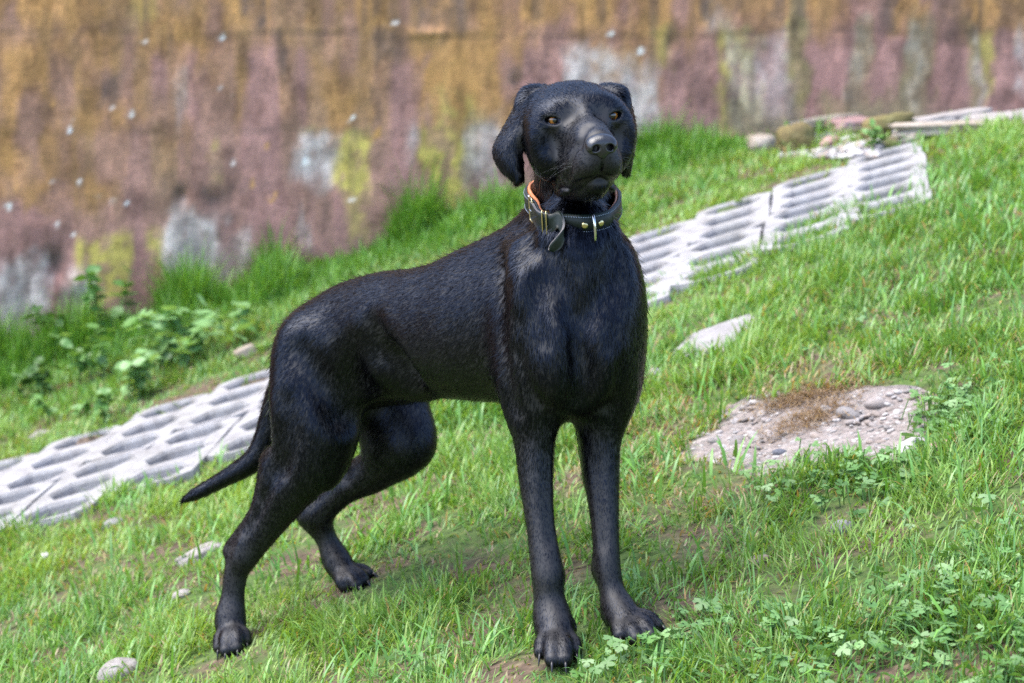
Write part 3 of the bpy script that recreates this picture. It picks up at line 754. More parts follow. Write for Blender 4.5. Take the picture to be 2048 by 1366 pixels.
def subdiv_quads(V, F, sel):
    """split the chosen quads in four; neighbours get T-vertices closed by splitting them too into fans"""
    E = {}
    V = list(map(tuple, V)); out = []
    def mid(a, b):
        k = (a, b) if a < b else (b, a)
        if k not in E:
            E[k] = len(V); V.append(tuple((np.array(V[a]) + np.array(V[b])) / 2))
        return E[k]
    for f in F[sel]:
        a, b, c, d = map(int, f)
        m = [mid(a, b), mid(b, c), mid(c, d), mid(d, a)]
        ce = len(V); V.append(tuple((np.array(V[a]) + np.array(V[b]) + np.array(V[c]) + np.array(V[d])) / 4))
        out += [(a, m[0], ce, m[3]), (m[0], b, m[1], ce), (ce, m[1], c, m[2]), (m[3], ce, m[2], d)]
    poly = []
    for f in F[~sel]:
        f = list(map(int, f)); g = []
        for i in range(4):
            a, b = f[i], f[(i + 1) % 4]; g.append(a)
            k = (a, b) if a < b else (b, a)
            if k in E: g.append(E[k])
        if len(g) == 4: out.append(tuple(g))
        else: poly.append(tuple(g))
    return np.array(V), np.array(out), poly

# ------------------------------------------------------------------ the dog
DOG = Field()
TOES = []
def build_dog_field():
    D = DOG
    fb = nrm([0.67, -0.72, 0.16]); lb = nrm(np.cross([0, 0, 1], fb)); ub = np.cross(fb, lb)
    B = (fb, lb, ub)
    # trunk, from the fore chest back to the rump
    D.ell(P(1112, 640, 2.55), (0.115, 0.078, 0.112), B, k=0.01)
    D.ell(P(1020, 645, 2.60), (0.115, 0.078, 0.099), B, k=0.05)
    D.ell(P(925, 660, 2.67), (0.115, 0.079, 0.092), B, k=0.05)
    D.ell(P(840, 661, 2.74), (0.11, 0.076, 0.080), B, k=0.05)
    D.ell(P(755, 663, 2.81), (0.11, 0.070, 0.080), B, k=0.05)
    D.ell(P(685, 690, 2.87), (0.098, 0.072, 0.071), B, k=0.05)
    D.ell(P(640, 740, 2.91), (0.060, 0.068, 0.080), B, k=0.05)
    # withers and neck
    D.tube([P(1150, 300, 2.52), P(1148, 420, 2.53), P(1140, 520, 2.55), P(1120, 600, 2.57)], [0.053, 0.051, 0.066, 0.082], k=0.03)
    D.tube([P(1130, 395, 2.575), P(1068, 500, 2.60), P(960, 570, 2.67)], [0.033, 0.045, 0.045], k=0.04)
    # fore chest
    D.ell(P(1152, 580, 2.475), (0.070, 0.055, 0.115), k=0.04)
    D.ell(P(1140, 745, 2.50), (0.055, 0.07, 0.055), k=0.04)
    # shoulders and upper arms
    D.ell(P(1062, 640, 2.49), (0.037, 0.060, 0.098), k=0.03)
    D.ell(P(1056, 740, 2.505), (0.034, 0.056, 0.075), k=0.03)
    D.ell(P(1230, 635, 2.50), (0.036, 0.058, 0.095), k=0.03)
    D.ell(P(1222, 735, 2.52), (0.034, 0.055, 0.075), k=0.03)
    # breast muscles either side of the breast bone
    D.ell(P(1108, 690, 2.44), (0.028, 0.03, 0.065), k=0.025)
    D.ell(P(1207, 690, 2.45), (0.026, 0.03, 0.062), k=0.025)
    # fore legs
    nf = nrm([0.25, -1, 0])
    D.tube([P(1066, 770, 2.51), P(1068, 850, 2.505), P(1071, 950, 2.50), P(1081, 1050, 2.49), P(1091, 1120, 2.482), P(1095, 1150, 2.478), P(1098, 1195, 2.478), P(1106, 1245, 2.47)],
           [0.031, 0.0275, 0.0232, 0.0196, 0.0212, 0.0218, 0.0203, 0.0215], k=0.03, n=nf, s=1.22)
    D.tube([P(1075, 800, 2.55), P(1082, 870, 2.545), P(1090, 960, 2.53)], [0.026, 0.02, 0.012], k=0.02)
    D.tube([P(1212, 770, 2.53), P(1201, 850, 2.53), P(1203, 950, 2.525), P(1210, 1050, 2.51), P(1213, 1115, 2.502), P(1215, 1140, 2.50), P(1224, 1185, 2.495), P(1238, 1225, 2.485)],
           [0.031, 0.0282, 0.0240, 0.0190, 0.0186, 0.0187, 0.0172, 0.0195], k=0.03, n=nf, s=1.22)
    D.tube([P(1190, 810, 2.57), P(1185, 880, 2.565), P(1187, 960, 2.55)], [0.026, 0.019, 0.012], k=0.02)
    D.ell(P(1122, 1152, 2.49), (0.006, 0.008, 0.012), k=0.012)
    D.ell(P(1190, 1138, 2.51), (0.006, 0.008, 0.012), k=0.012)
    # fore paws: knuckled toes
    def paw(root, toes, rr, k=0.012):
        D.tube([root[0], root[1]], [root[2], root[3]], k=0.02)
        for (kn, tp, r1, r2) in toes:
            TOES.append((kn, tp, r2))
            D.tube([root[0] * 0.35 + root[1] * 0.65, kn, tp], [root[3] * 0.55, r1, r2], k=0.0050)
    paw((P(1104, 1235, 2.472), P(1112, 1270, 2.455), 0.0205, 0.0225),
        [(P(1086, 1283, 2.435), P(1082, 1303, 2.422), 0.0115, 0.0105), (P(1104, 1288, 2.418), P(1104, 1318, 2.400), 0.0120, 0.0112),
         (P(1127, 1288, 2.418), P(1130, 1318, 2.400), 0.0120, 0.0112), (P(1144, 1282, 2.438), P(1150, 1303, 2.424), 0.0112, 0.0102)], 0.02)
    paw((P(1238, 1220, 2.485), P(1252, 1243, 2.468), 0.0190, 0.0215),
        [(P(1238, 1253, 2.452), P(1240, 1270, 2.440), 0.0118, 0.0108), (P(1262, 1258, 2.436), P(1272, 1276, 2.424), 0.0120, 0.0112),
         (P(1285, 1248, 2.440), P(1303, 1270, 2.428), 0.0118, 0.0108), (P(1290, 1232, 2.458), P(1315, 1250, 2.450), 0.0108, 0.0095)], 0.02)
    # dew claws' stubs
    D.ell(P(1147, 1250, 2.468), (0.006, 0.006, 0.010), k=0.006)
    D.ell(P(1208, 1222, 2.488), (0.006, 0.006, 0.010), k=0.006)
    # near hind leg
    nh = nrm([0.85, 0.3, 0.0])
    D.ell(P(632, 785, 2.835), (0.055, 0.046, 0.105), (nrm([1, 0.25, 0.22]), nrm([-0.2, 1, 0]), nrm([-0.15, 0, 1])), k=0.05)
    D.ell(P(620, 868, 2.825), (0.047, 0.040, 0.085), (nrm([1, 0.2, 0.3]), nrm([-0.2, 1, 0]), nrm([-0.3, 0, 1])), k=0.04)
    D.tube([P(640, 850, 2.82), P(592, 950, 2.84), P(545, 1030, 2.87), P(500, 1095, 2.895), P(474, 1140, 2.905), P(466, 1190, 2.91), P(460, 1240, 2.91)],
           [0.050, 0.0425, 0.030, 0.0245, 0.0205, 0.0192, 0.0195], k=0.03, n=[0.3, 1, 0], s=0.82)
    D.tube([P(560, 930, 2.86), P(515, 1020, 2.885), P(470, 1083, 2.915), P(459, 1100, 2.918)], [0.032, 0.0115, 0.0125, 0.0125], k=0.018)
    D.ell(P(485, 1115, 2.888), (0.014, 0.012, 0.02), k=0.015)
    paw((P(460, 1232, 2.91), P(462, 1268, 2.90), 0.0195, 0.0215),
        [(P(441, 1274, 2.885), P(438, 1294, 2.875), 0.0112, 0.0104), (P(454, 1276, 2.868), P(452, 1300, 2.855), 0.0118, 0.0110),
         (P(472, 1272, 2.868), P(474, 1294, 2.856), 0.0118, 0.0108), (P(486, 1266, 2.885), P(491, 1282, 2.875), 0.0112, 0.0100)], 0.02)
    # far hind leg
    D.ell(P(768, 775, 2.975), (0.064, 0.040, 0.085), (nrm([1, 0.2, 0.0]), nrm([-0.2, 1, 0]), nrm([0, 0, 1])), k=0.04)
    D.ell(P(797, 860, 2.965), (0.050, 0.034, 0.064), (nrm([1, 0.2, 0.3]), nrm([-0.2, 1, 0]), nrm([-0.3, 0, 1])), k=0.04)
    D.tube([P(808, 885, 2.955), P(750, 945, 2.985), P(690, 980, 3.01), P(640, 1024, 3.03)], [0.046, 0.031, 0.0235, 0.0225], k=0.03, n=[0.2, 1, 0], s=0.85)
    D.tube([P(725, 935, 3.0), P(660, 980, 3.04), P(613, 1019, 3.06)], [0.018, 0.0115, 0.0145], k=0.02)
    D.tube([P(626, 1030, 3.045), P(650, 1072, 3.045), P(672, 1120, 3.043)], [0.0265, 0.0190, 0.0185], k=0.02)
    paw((P(672, 1118, 3.043), P(690, 1148, 3.03), 0.0185, 0.0215),
        [(P(682, 1158, 3.01), P(688, 1172, 3.005), 0.0118, 0.0110), (P(702, 1156, 3.005), P(712, 1170, 2.995), 0.0118, 0.0108),
         (P(716, 1148, 3.015), P(728, 1160, 3.008), 0.0115, 0.0102), (P(722, 1138, 3.04), P(738, 1146, 3.035), 0.0105, 0.0090)], 0.02)
    # flank fold, sheath, belly line
    D.tube([P(850, 765, 2.74), P(790, 770, 2.78), P(720, 775, 2.81)], [0.022, 0.017, 0.02], k=0.03)
    D.tube([P(852, 772, 2.79), P(810, 788, 2.84), P(760, 786, 2.88)], [0.013, 0.015, 0.018], k=0.035)
    # tail
    D.tube([P(590, 715, 2.98), P(560, 800, 3.01), P(532, 880, 3.02), P(505, 922, 3.025), P(440, 962, 3.04), P(395, 986, 3.05), P(370, 999, 3.055)],
           [0.026, 0.025, 0.0205, 0.0185, 0.0135, 0.0115, 0.0070], k=0.02)
    # hollows: between flank and thigh, behind the shoulder, between the breast muscles
    D.ell(P(792, 738, 2.685), (0.034, 0.018, 0.030), k=0.05, op='-')
    D.groove([(742, 655), (752, 700)], 22, 0.005, k=0.03)
    D.groove([(1002, 540), (998, 610), (1000, 690), (1012, 760), (1024, 812)], 16, [0.004, 0.007, 0.007, 0.007, 0.005], k=0.02)
    D.groove([(1152, 640), (1160, 700), (1166, 750), (1160, 800)], [10, 16, 18, 14], [0.004, 0.010, 0.012, 0.006], k=0.02)
    D.groove([(1104, 500), (1118, 560), (1138, 620)], 16, [0.003, 0.005, 0.003], k=0.02)
    D.groove([(1225, 490), (1215, 560), (1185, 630)], 16, [0.003, 0.005, 0.003], k=0.02)
    D.groove([(1058, 465), (1050, 505)], 18, 0.006, k=0.02)
    D.ridge([(1030, 480), (1045, 540), (1040, 600)], 16, 0.004, k=0.02)
    D.groove([(560, 930), (520, 1010), (488, 1062)], [10, 9, 8], [0.002, 0.006, 0.005], k=0.010)
    D.groove([(560, 860), (548, 940)], 14, 0.004, k=0.02)
    D.groove([(705, 690), (712, 760), (700, 830)], 22, 0.004, k=0.03)
    D.groove([(690, 955), (650, 990)], 8, 0.003, k=0.012)
    D.groove([(1030, 700), (1050, 760), (1075, 805)], 10, 0.003, k=0.014)          # behind the upper arm
    D.groove([(1075, 560), (1085, 620), (1088, 680)], 12, 0.003, k=0.018)          # edge of the shoulder blade
    D.groove([(1235, 560), (1228, 620), (1226, 680)], 12, 0.003, k=0.018)
    D.groove([(1245, 720), (1235, 780), (1215, 815)], 10, 0.003, k=0.014)
    D.groove([(600, 700), (640, 760), (668, 830)], 20, 0.0035, k=0.025)            # thigh muscles
    D.groove([(575, 800), (585, 880), (570, 940)], 14, 0.003, k=0.02)
    D.ridge([(515, 1010), (497, 1050), (478, 1085)], 6, 0.002, k=0.008)             # hock tendon
    D.groove([(1094, 900), (1094, 990), (1102, 1080)], 6, 0.002, k=0.01)             # fore leg tendons
    D.groove([(1188, 920), (1196, 1010), (1203, 1090)], 6, 0.002, k=0.01)

HEAD_O = P(1168, 237, 2.37)
_hf = nrm([0.19, -0.975, -0.075]); _hl = nrm(np.cross([0, 0, 1], _hf)); _hu = np.cross(_hf, _hl)
_ro = math.radians(4.0)
HEAD_L = _hl * math.cos(_ro) + _hu * math.sin(_ro); HEAD_U = _hu * math.cos(_ro) - _hl * math.sin(_ro); HEAD_F = _hf
def HP(f, l, u):
    """head point in millimetres: forward, to the dog's left, up; origin between the eyes"""
    return HEAD_O + (HEAD_F * f + HEAD_L * l + HEAD_U * u) * 0.001
EYE_C = [HP(-13, s * 34, -0.5) for s in (-1, 1)]
EYE_R = 0.0112
def head_axes(yaw=0, pitch=0):
    f = HEAD_F * math.cos(yaw) + HEAD_L * math.sin(yaw); l = HEAD_L * math.cos(yaw) - HEAD_F * math.sin(yaw)
    f2 = f * math.cos(pitch) + HEAD_U * math.sin(pitch); u2 = HEAD_U * math.cos(pitch) - f * math.sin(pitch)
    return f2, l, u2
def build_head_field():
    D = DOG; AX = (HEAD_F, HEAD_L, HEAD_U)
    D.ell(HP(-58, 0, -3), np.array([66, 58, 40]) / 1000, AX, k=0.025)          # brain case
    D.ell(HP(-72, 0, -35), np.array([55, 55, 50]) / 1000, AX, k=0.03)          # back of the jaw
    for s in (-1, 1):
        D.ell(HP(-16, s * 26, 9), np.array([16, 19, 11]) / 1000, head_axes(s * 0.4), k=0.022)   # brow
        D.ell(HP(-38, s * 43, -20), np.array([40, 17, 27]) / 1000, head_axes(s * 0.3), k=0.022)  # cheek
        D.ell(HP(-34, s * 38, -46), np.array([36, 18, 27]) / 1000, head_axes(s * 0.2), k=0.022)  # jaw muscle
    D.tube([HP(-14, 0, -9), HP(28, 0, -15), HP(70, 0, -19)], [0.026, 0.0190, 0.0160], k=0.018, n=HEAD_L, s=1.12)      # bridge
    D.tube([HP(0, 0, -30), HP(40, 0, -35), HP(68, 0, -36)], [0.030, 0.0255, 0.0205], k=0.014, n=HEAD_L, s=1.0)
    for s in (-1, 1):                                                            # flews
        D.ell(HP(54, s * 15, -47), np.array([29, 15, 19]) / 1000, head_axes(s * -0.06, 0.10), k=0.010)
        D.ell(HP(22, s * 22, -57), np.array([33, 11, 21]) / 1000, head_axes(s * -0.14, 0.10), k=0.014)
    D.tube([HP(-45, 0, -74), HP(15, 0, -77), HP(50, 0, -72)], [0.030, 0.0195, 0.0125], k=0.006, n=HEAD_L, s=1.12)   # lower jaw
    D.ell(HP(58, 0, -70), np.array([8, 10, 6]) / 1000, AX, k=0.008)
    for s in (-1, 1):
        D.ell(HP(6, s * 28.5, -83), np.array([12, 4.0, 3.2]) / 1000, head_axes(s * -0.25), k=0.005)   # lower lip roll
    # stop, furrow, brow whorls, hollows below the eyes
    for s in (-1, 1):
        D.ell(HP(14, s * 20, 12), np.array([7, 6, 9]) / 1000, AX, k=0.018, op='-')
        D.ell(HP(20, s * 46, -22), np.array([16, 7, 12]) / 1000, AX, k=0.018, op='-')
    D.ell(HP(82, 0, -50), np.array([9, 1.2, 10]) / 1000, AX, k=0.005, op='-')                    # cleft under the nose
    # mouth line
    for s in (-1, 1):
        D.tube([HP(80, s * 2, -60), HP(66, s * 18, -65), HP(40, s * 27, -73), HP(16, s * 33, -78), HP(6, s * 35, -77)], [0.0042, 0.0042, 0.0038, 0.0034, 0.002], k=0.004, op='-')
    D.groove([(1152, 296), (1142, 318), (1137, 342), (1130, 362)], 7, [0.0015, 0.003, 0.0035, 0.003], k=0.008)
    D.groove([(1240, 306), (1244, 330), (1241, 352)], 6, 0.002, k=0.008)
    D.groove([(1176, 252), (1165, 268), (1160, 284)], 8, 0.002, k=0.012)
    # lids and eye openings
    for s, c in zip((-1, 1), EYE_C):
        D.ell(c, np.array([13.6, 15, 12.6]) / 1000, head_axes(s * 0.35), k=0.008)
    for s, c in zip((-1, 1), EYE_C):
        f2, l2, u2 = head_axes(s * 0.30, 0.05)
        l3 = nrm(l2 + u2 * s * 0.10); u3 = nrm(np.cross(f2, l3))
        D.ell(c + f2 * 0.009, np.array([14, 10.2, 5.3]) / 1000, (f2, l3, u3), k=0.0022, op='-')
    # ears: hanging flaps
    def edge(q): return [P(*c) for c in q]
    D.sheet(edge([(1064, 180, 2.475), (1046, 188, 2.462), (1032, 218, 2.452), (1010, 260, 2.450), (991, 300, 2.445), (1004, 334, 2.440), (1034, 358, 2.435)]),
            edge([(1096, 186, 2.455), (1084, 204, 2.430), (1068, 230, 2.420), (1054, 258, 2.418), (1039, 292, 2.424), (1040, 326, 2.426), (1041, 352, 2.432)]),
            0.0040, C_F * -0.010, k=0.009)
    D.tube([P(1085, 190, 2.46), P(1058, 190, 2.45), P(1044, 208, 2.44)], [0.010, 0.0085, 0.005], k=0.012)
    D.sheet(edge([(1214, 180, 2.475), (1243, 178, 2.475), (1256, 208, 2.490), (1267, 258, 2.500), (1261, 302, 2.500), (1251, 342, 2.500)]),
            edge([(1206, 192, 2.455), (1229, 198, 2.438), (1240, 224, 2.432), (1248, 260, 2.440), (1248, 300, 2.450), (1248, 336, 2.470)]),
            0.0040, C_R * 0.004, k=0.009)
    D.tube([P(1210, 186, 2.465), P(1238, 188, 2.455), P(1248, 208, 2.455)], [0.011, 0.0085, 0.005], k=0.012)
build_dog_field(); build_head_field()
NOSE = Field()
def build_nose_field():
    N = NOSE; AX = (HEAD_F, HEAD_L, HEAD_U)
    N.ell(HP(82, 0, -19), np.array([13, 17.5, 11.5]) / 1000, AX, k=0.004)
    for s in (-1, 1):
        N.ell(HP(86, s * 10, -22), np.array([9.5, 8.4, 8.8]) / 1000, AX, k=0.005)
    N.ell(HP(86, 0, -29), np.array([8, 6, 8]) / 1000, AX, k=0.006)
    for s in (-1, 1):
        N.tube([HP(98, s * 6.4, -22), HP(93, s * 8.6, -23), HP(82, s * 10, -23)], [0.0036, 0.0039, 0.003], k=0.0018, op='-')
        N.tube([HP(95, s * 8.8, -24.5), HP(93, s * 13, -27.5), HP(88, s * 17.8, -28)], [0.0028, 0.0017, 0.0010], k=0.0016, op='-')
    N.tube([HP(97, 0, -18), HP(97, 0, -27), HP(93, 0, -39)], [0.0006, 0.0011, 0.0012], k=0.0016, op='-')
build_nose_field()

def make_curves(name, pts, rad, mat, parent=None, vecs=()):
    """strands as one hair object: pts (n, m, 3), rad (n, m)"""
    n, m = pts.shape[:2]
    hc = bpy.data.hair_curves.new(name)
    hc.add_curves([m] * n)
    hc.attributes['position'].data.foreach_set('vector', np.ascontiguousarray(pts, np.float32).ravel())
    ra = hc.attributes.get('radius') or hc.attributes.new('radius', 'FLOAT', 'POINT')
    ra.data.foreach_set('value', np.ascontiguousarray(rad, np.float32).ravel())
    for nm, vv in vecs:
        at_ = hc.attributes.new(nm, 'FLOAT_VECTOR', 'POINT'); at_.data.foreach_set('vector', np.ascontiguousarray(np.repeat(vv, m, 0), np.float32).ravel())
    return link(name, hc, mat, parent)

def mat_coat():
    t = NT('black dog coat')
    t.l(t.attr('lie', 'Vector'), t.b.inputs['Normal'])
    t.set(Base_Color=(0.0012, 0.0011, 0.0014), Roughness=0.31, Specular_IOR_Level=0.37, Anisotropic=0.15, Specular_Tint=(0.60, 0.71, 1.0))
    t.l(t.attr('strand', 'Vector'), t.b.inputs['Tangent'])
    return t.m

def build_dog():
    root = bpy.data.objects.new('dog', None); COL.objects.link(root)
    root.location = P(1115, 1325, 2.46); inv = Matrix.Translation(-Vector(root.location))
    tag(root, 'young black shorthaired dog standing on the grass looking towards the camera', 'dog')
    def child(name, data, mat, parent=root):
        o = link(name, data, mat, parent)
        if parent is root: o.matrix_parent_inverse = inv
        return o
    skin = NT('dark dog skin').set(Base_Color=(0.010, 0.009, 0.010), Roughness=0.55)
    V, Fq = DOG.mesh(0.0033)
    near = lambda Q, r: np.linalg.norm(Q - HP(10, 0, -20), axis=1) < r
    pt = near(V, 0.16) | (np.min([np.linalg.norm(V - t_[1], axis=1) for t_ in TOES], 0) < 0.055); V[pt] = DOG.project(V[pt], 1)
    V, Fq, poly = subdiv_quads(V, Fq, near(V, 0.14)[Fq].all(1))
    hm = near(V, 0.145); V[hm] = DOG.project(V[hm], 2)
    # soften the trunk and limbs, keep head and toes crisp
    tips = np.array([t_[1] for t_ in TOES])
    soft = (~near(V, 0.15)) & (np.min([np.linalg.norm(V - q, axis=1) for q in tips], 0) > 0.05)
    E = np.vstack([Fq[:, [0, 1]], Fq[:, [1, 2]], Fq[:, [2, 3]], Fq[:, [3, 0]]])
    for _ in range(8):
        acc = np.zeros_like(V); cnt = np.zeros(len(V))
        for a_, b_ in ((0, 1), (1, 0)):
            cnt += np.bincount(E[:, a_], minlength=len(V))
            for i in range(3): acc[:, i] += np.bincount(E[:, a_], V[E[:, b_], i], minlength=len(V))
        mv = soft & (cnt > 0); V[mv] += 0.6 * (acc[mv] / cnt[mv][:, None] - V[mv])
    fn_ = np.cross(V[Fq[:, 2]] - V[Fq[:, 0]], V[Fq[:, 3]] - V[Fq[:, 1]]); gn = np.zeros_like(V)
    for c_ in range(4):
        for i in range(3): gn[:, i] += np.bincount(Fq[:, c_], fn_[:, i], minlength=len(V))
    V = V - nrm(gn) * (0.0017 * (~near(V, 0.15)))[:, None]           # room for the coat
    body = child('body', mesh_from('body', V, [tuple(f) for f in Fq] + poly), skin)
    # nose leather
    t = NT('moist nose leather')
    vo = t.n('TexVoronoi'); vo.inputs['Scale'].default_value = 900; vo.feature = 'DISTANCE_TO_EDGE'
    t.l(t.coord(), vo.inputs['Vector']); t.bump(vo.outputs['Distance'], 0.35, 0.0006)
    t.set(Base_Color=(0.012, 0.012, 0.014), Roughness=0.26, Specular_IOR_Level=0.7)
    Vn, Fn = NOSE.mesh(0.0011); Vn = NOSE.project(Vn, 2)
    child('nose', mesh_np('nose', Vn, quads=Fn), t.m)
    # eyes
    t = NT('amber eye'); co = t.n('SeparateXYZ'); t.l(t.coord(), co.inputs[0])
    ang = t.math('DIVIDE', co.outputs[2], EYE_R)            # 1 at the pole that looks out
    fib = t.noise(900, 3, 0.6, t.coord())
    c = t.ramp(ang, [(0.0, (0.012, 0.009, 0.008)), (0.735, (0.02, 0.012, 0.008)), (0.765, (0.16, 0.052, 0.007)), (0.85, (0.52, 0.20, 0.024)), (0.93, (0.36, 0.125, 0.013)), (0.955, (0.004, 0.003, 0.003)), (1.0, (0.003, 0.003, 0.003))])
    c = t.mix(0.35, c, t.ramp(fib, [(0.3, (0.3, 0.3, 0.3)), (0.7, (1.2, 1.1, 1.0))]), 'MULTIPLY')
    t.l(c, t.b.inputs['Base Color']); t.set(Roughness=0.12, Coat_Weight=1.0, Coat_Roughness=0.02)
    for s, c0 in zip((-1, 1), EYE_C):
        bm = bmesh.new(); bmesh.ops.create_uvsphere(bm, u_segments=40, v_segments=28, radius=EYE_R)
        me = bpy.data.meshes.new('eye'); bm.to_mesh(me); bm.free()
        me.polygons.foreach_set('use_smooth', [True] * len(me.polygons))
        o = child('eye', me, t.m)
        g = nrm(HEAD_F + HEAD_L * (0.10 + s * 0.10) + HEAD_U * 0.06)
        o.matrix_parent_inverse = inv; o.location = c0
        o.rotation_euler = Vector(g).to_track_quat('Z', 'Y').to_euler()
    # claws
    horn = NT('black claw horn').set(Base_Color=(0.016, 0.015, 0.016), Roughness=0.32)
    specs = []
    for kn, tp, r in TOES:
        d = nrm(tp - kn); d2 = nrm(d * 0.9 + np.array([0, 0, -0.12])); specs.append((tp + d * r * 0.72 + np.array([0, 0, 0.003]), d2, 0.0165))
    specs.append((P(1149, 1252, 2.464), nrm([0.25, -0.2, -1]), 0.011)); specs.append((P(1211, 1226, 2.483), nrm([0.1, -0.3, -1]), 0.012))
    for p0, d, L in specs:
        side = nrm(np.cross(d, [0, 0, 1])); upv = np.cross(side, d); vs, fs = [], []
        for i, tt in enumerate((0, 0.35, 0.7, 1.0)):
            r = 0.0036 * (1 - 0.85 * tt); cc = p0 + d * L * tt - upv * 0.0035 * tt * tt
            for k in range(8):
                an = k * math.pi / 4; vs.append(cc + side * math.cos(an) * r * 0.75 + upv * math.sin(an) * r)
        for i in range(3):
            for k in range(8): fs.append((i * 8 + k, i * 8 + (k + 1) % 8, i * 8 + 8 + (k + 1) % 8, i * 8 + 8 + k))
        fs.append(tuple(range(24, 32))); fs.append(tuple(reversed(range(8))))
        child('claw', mesh_from('claw', vs, fs), horn)
    # ---- the coat
    me = body.data; me.calc_loop_triangles()
    nt = len(me.loop_triangles); tri = np.empty(nt * 3, np.int32); me.loop_triangles.foreach_get('vertices', tri); tri = tri.reshape(-1, 3)
    co = np.empty(len(me.vertices) * 3, np.float32); me.vertices.foreach_get('co', co); co = co.reshape(-1, 3).astype(float)
    no = np.empty(len(me.vertices) * 3, np.float32); me.vertices.foreach_get('normal', no); no = no.reshape(-1, 3).astype(float)
    for _ in range(7):                                      # sheen follows the larger forms
        acc = no.copy()
        for i in range(3): acc[:, i] += np.bincount(E[:, 0], no[E[:, 1], i], minlength=len(no)) + np.bincount(E[:, 1], no[E[:, 0], i], minlength=len(no))
        no = nrm(acc)
    a, b, c = co[tri[:, 0]], co[tri[:, 1]], co[tri[:, 2]]
    area = np.linalg.norm(np.cross(b - a, c - a), axis=1) / 2
    cen = (a + b + c) / 3
    headd = np.linalg.norm(cen - HP(0, 0, -20), axis=1)
    dens = np.where(headd < 0.15, 2.4, 1.0)
    cum = np.cumsum(area * dens); N = HAIRS
    rng = np.random.default_rng(77)
    ti = np.searchsorted(cum, rng.random(N) * cum[-1]); ti = np.minimum(ti, nt - 1)
    r1, r2 = np.sqrt(rng.random(N)), rng.random(N)
    w0, w1, w2 = (1 - r1)[:, None], (r1 * (1 - r2))[:, None], (r1 * r2)[:, None]
    R0 = a[ti] * w0 + b[ti] * w1 + c[ti] * w2
    Nn = nrm(no[tri[ti, 0]] * w0 + no[tri[ti, 1]] * w1 + no[tri[ti, 2]] * w2)
    keep = np.ones(N, bool)
    for c0 in EYE_C: keep &= np.linalg.norm(R0 - c0, axis=1) > EYE_R + 0.0034
    keep &= NOSE.at(R0) > 0.0008
    R0, Nn = R0[keep], Nn[keep]; N = len(R0)
    # lie of the hair: sparse directions, blended
    fb = nrm([0.67, -0.72, 0.16]); back = -fb; dn = np.array([0, 0, -1.0]); lb = nrm(np.cross([0, 0, 1], fb))
    K = []
    def k(u, v, d, dr, s, L): K.append((P(u, v, d), nrm(np.array(dr, float)), s, L))
    k(1000, 560, 2.60, back + dn * 0.35, 0.09, 11); k(900, 600, 2.66, back + dn * 0.25, 0.09, 11); k(900, 740, 2.64, back + dn * 0.8, 0.08, 11)
    k(800, 600, 2.75, back + dn * 0.25, 0.08, 11); k(700, 620, 2.85, back + dn * 0.45, 0.08, 11); k(620, 690, 2.92, back + dn * 0.9, 0.08, 11)
    k(780, 760, 2.76, back * 0.5 + dn  , 0.05, 12); k(900, 800, 2.68, back * 0.7 + dn * 0.7, 0.05, 14); k(700, 740, 2.80, dn + back * 0.5, 0.06, 12)
    k(620, 830, 2.83, dn + back * 0.35, 0.07, 11); k(560, 960, 2.87, dn + back * 0.5, 0.05, 9); k(470, 1120, 2.9, dn, 0.05, 6); k(460, 1240, 2.9, dn, 0.05, 6)
    k(790, 860, 2.95, dn + back * 0.5, 0.07, 9); k(680, 980, 3.0, back + dn * 0.6, 0.05, 8); k(640, 1070, 3.04, dn, 0.05, 6); k(690, 1140, 3.03, dn + fb * 0.5, 0.04, 6)
    k(1060, 600, 2.47, dn + back * 0.4, 0.06, 12); k(1055, 720, 2.49, dn * 0.5 + back, 0.06, 11); k(1065, 830, 2.5, dn + back * 0.3, 0.05, 9)
    k(1080, 1000, 2.49, dn, 0.06, 6); k(1095, 1150, 2.47, dn, 0.05, 5); k(1110, 1280, 2.44, dn + np.array([0, -0.8, 0]), 0.04, 7)
    k(1240, 620, 2.5, dn - lb * 0.2, 0.06, 12); k(1230, 730, 2.52, dn * 0.6 + lb * 0.5, 0.06, 11); k(1205, 850, 2.53, dn, 0.05, 9)
    k(1210, 1000, 2.51, dn, 0.06, 6); k(1215, 1130, 2.5, dn, 0.05, 5); k(1270, 1250, 2.45, dn + np.array([0.7, -0.7, 0]), 0.04, 7)
    k(1150, 500, 2.46, dn, 0.06, 11); k(1120, 580, 2.43, dn + np.array([0.45, 0, 0]), 0.05, 11); k(1190, 580, 2.43, dn - np.array([0.45, 0, 0]), 0.05, 11)
    k(1110, 680, 2.42, np.array([0.8, 0, -0.6]), 0.04, 10); k(1205, 680, 2.42, np.array([-0.8, 0, -0.6]), 0.04, 10); k(1155, 780, 2.45, dn, 0.05, 15)
    k(1060, 470, 2.55, dn + back * 0.3, 0.05, 11); k(1245, 480, 2.54, dn, 0.05, 11); k(1100, 420, 2.48, dn, 0.04, 13); k(1200, 420, 2.48, dn, 0.04, 13); k(1130, 450, 2.62, dn + back, 0.06, 14)
    k(530, 880, 3.02, dn - np.array([0.4, 0, 0])  , 0.05, 12); k(440, 960, 3.04, np.array([-1, 0, -0.5])  , 0.05, 12); k(370, 1000, 3.05, np.array([-1, 0, -0.6]), 0.04, 13)
    def kh(f, l, u, dr, s, L): K.append((HP(f, l, u), nrm(HEAD_F * dr[0] + HEAD_L * dr[1] + HEAD_U * dr[2]), s, L))
    kh(75, 0, -8, (-1, 0, 0.1), 0.03, 2.5); kh(40, 0, 2, (-1, 0, 0.2), 0.03, 3); kh(0, 0, 15, (-0.6, 0, 1), 0.025, 4); kh(-40, 0, 42, (-1, 0, 0.3), 0.035, 6); kh(-100, 0, 30, (-0.7, 0, -0.7), 0.04, 9)
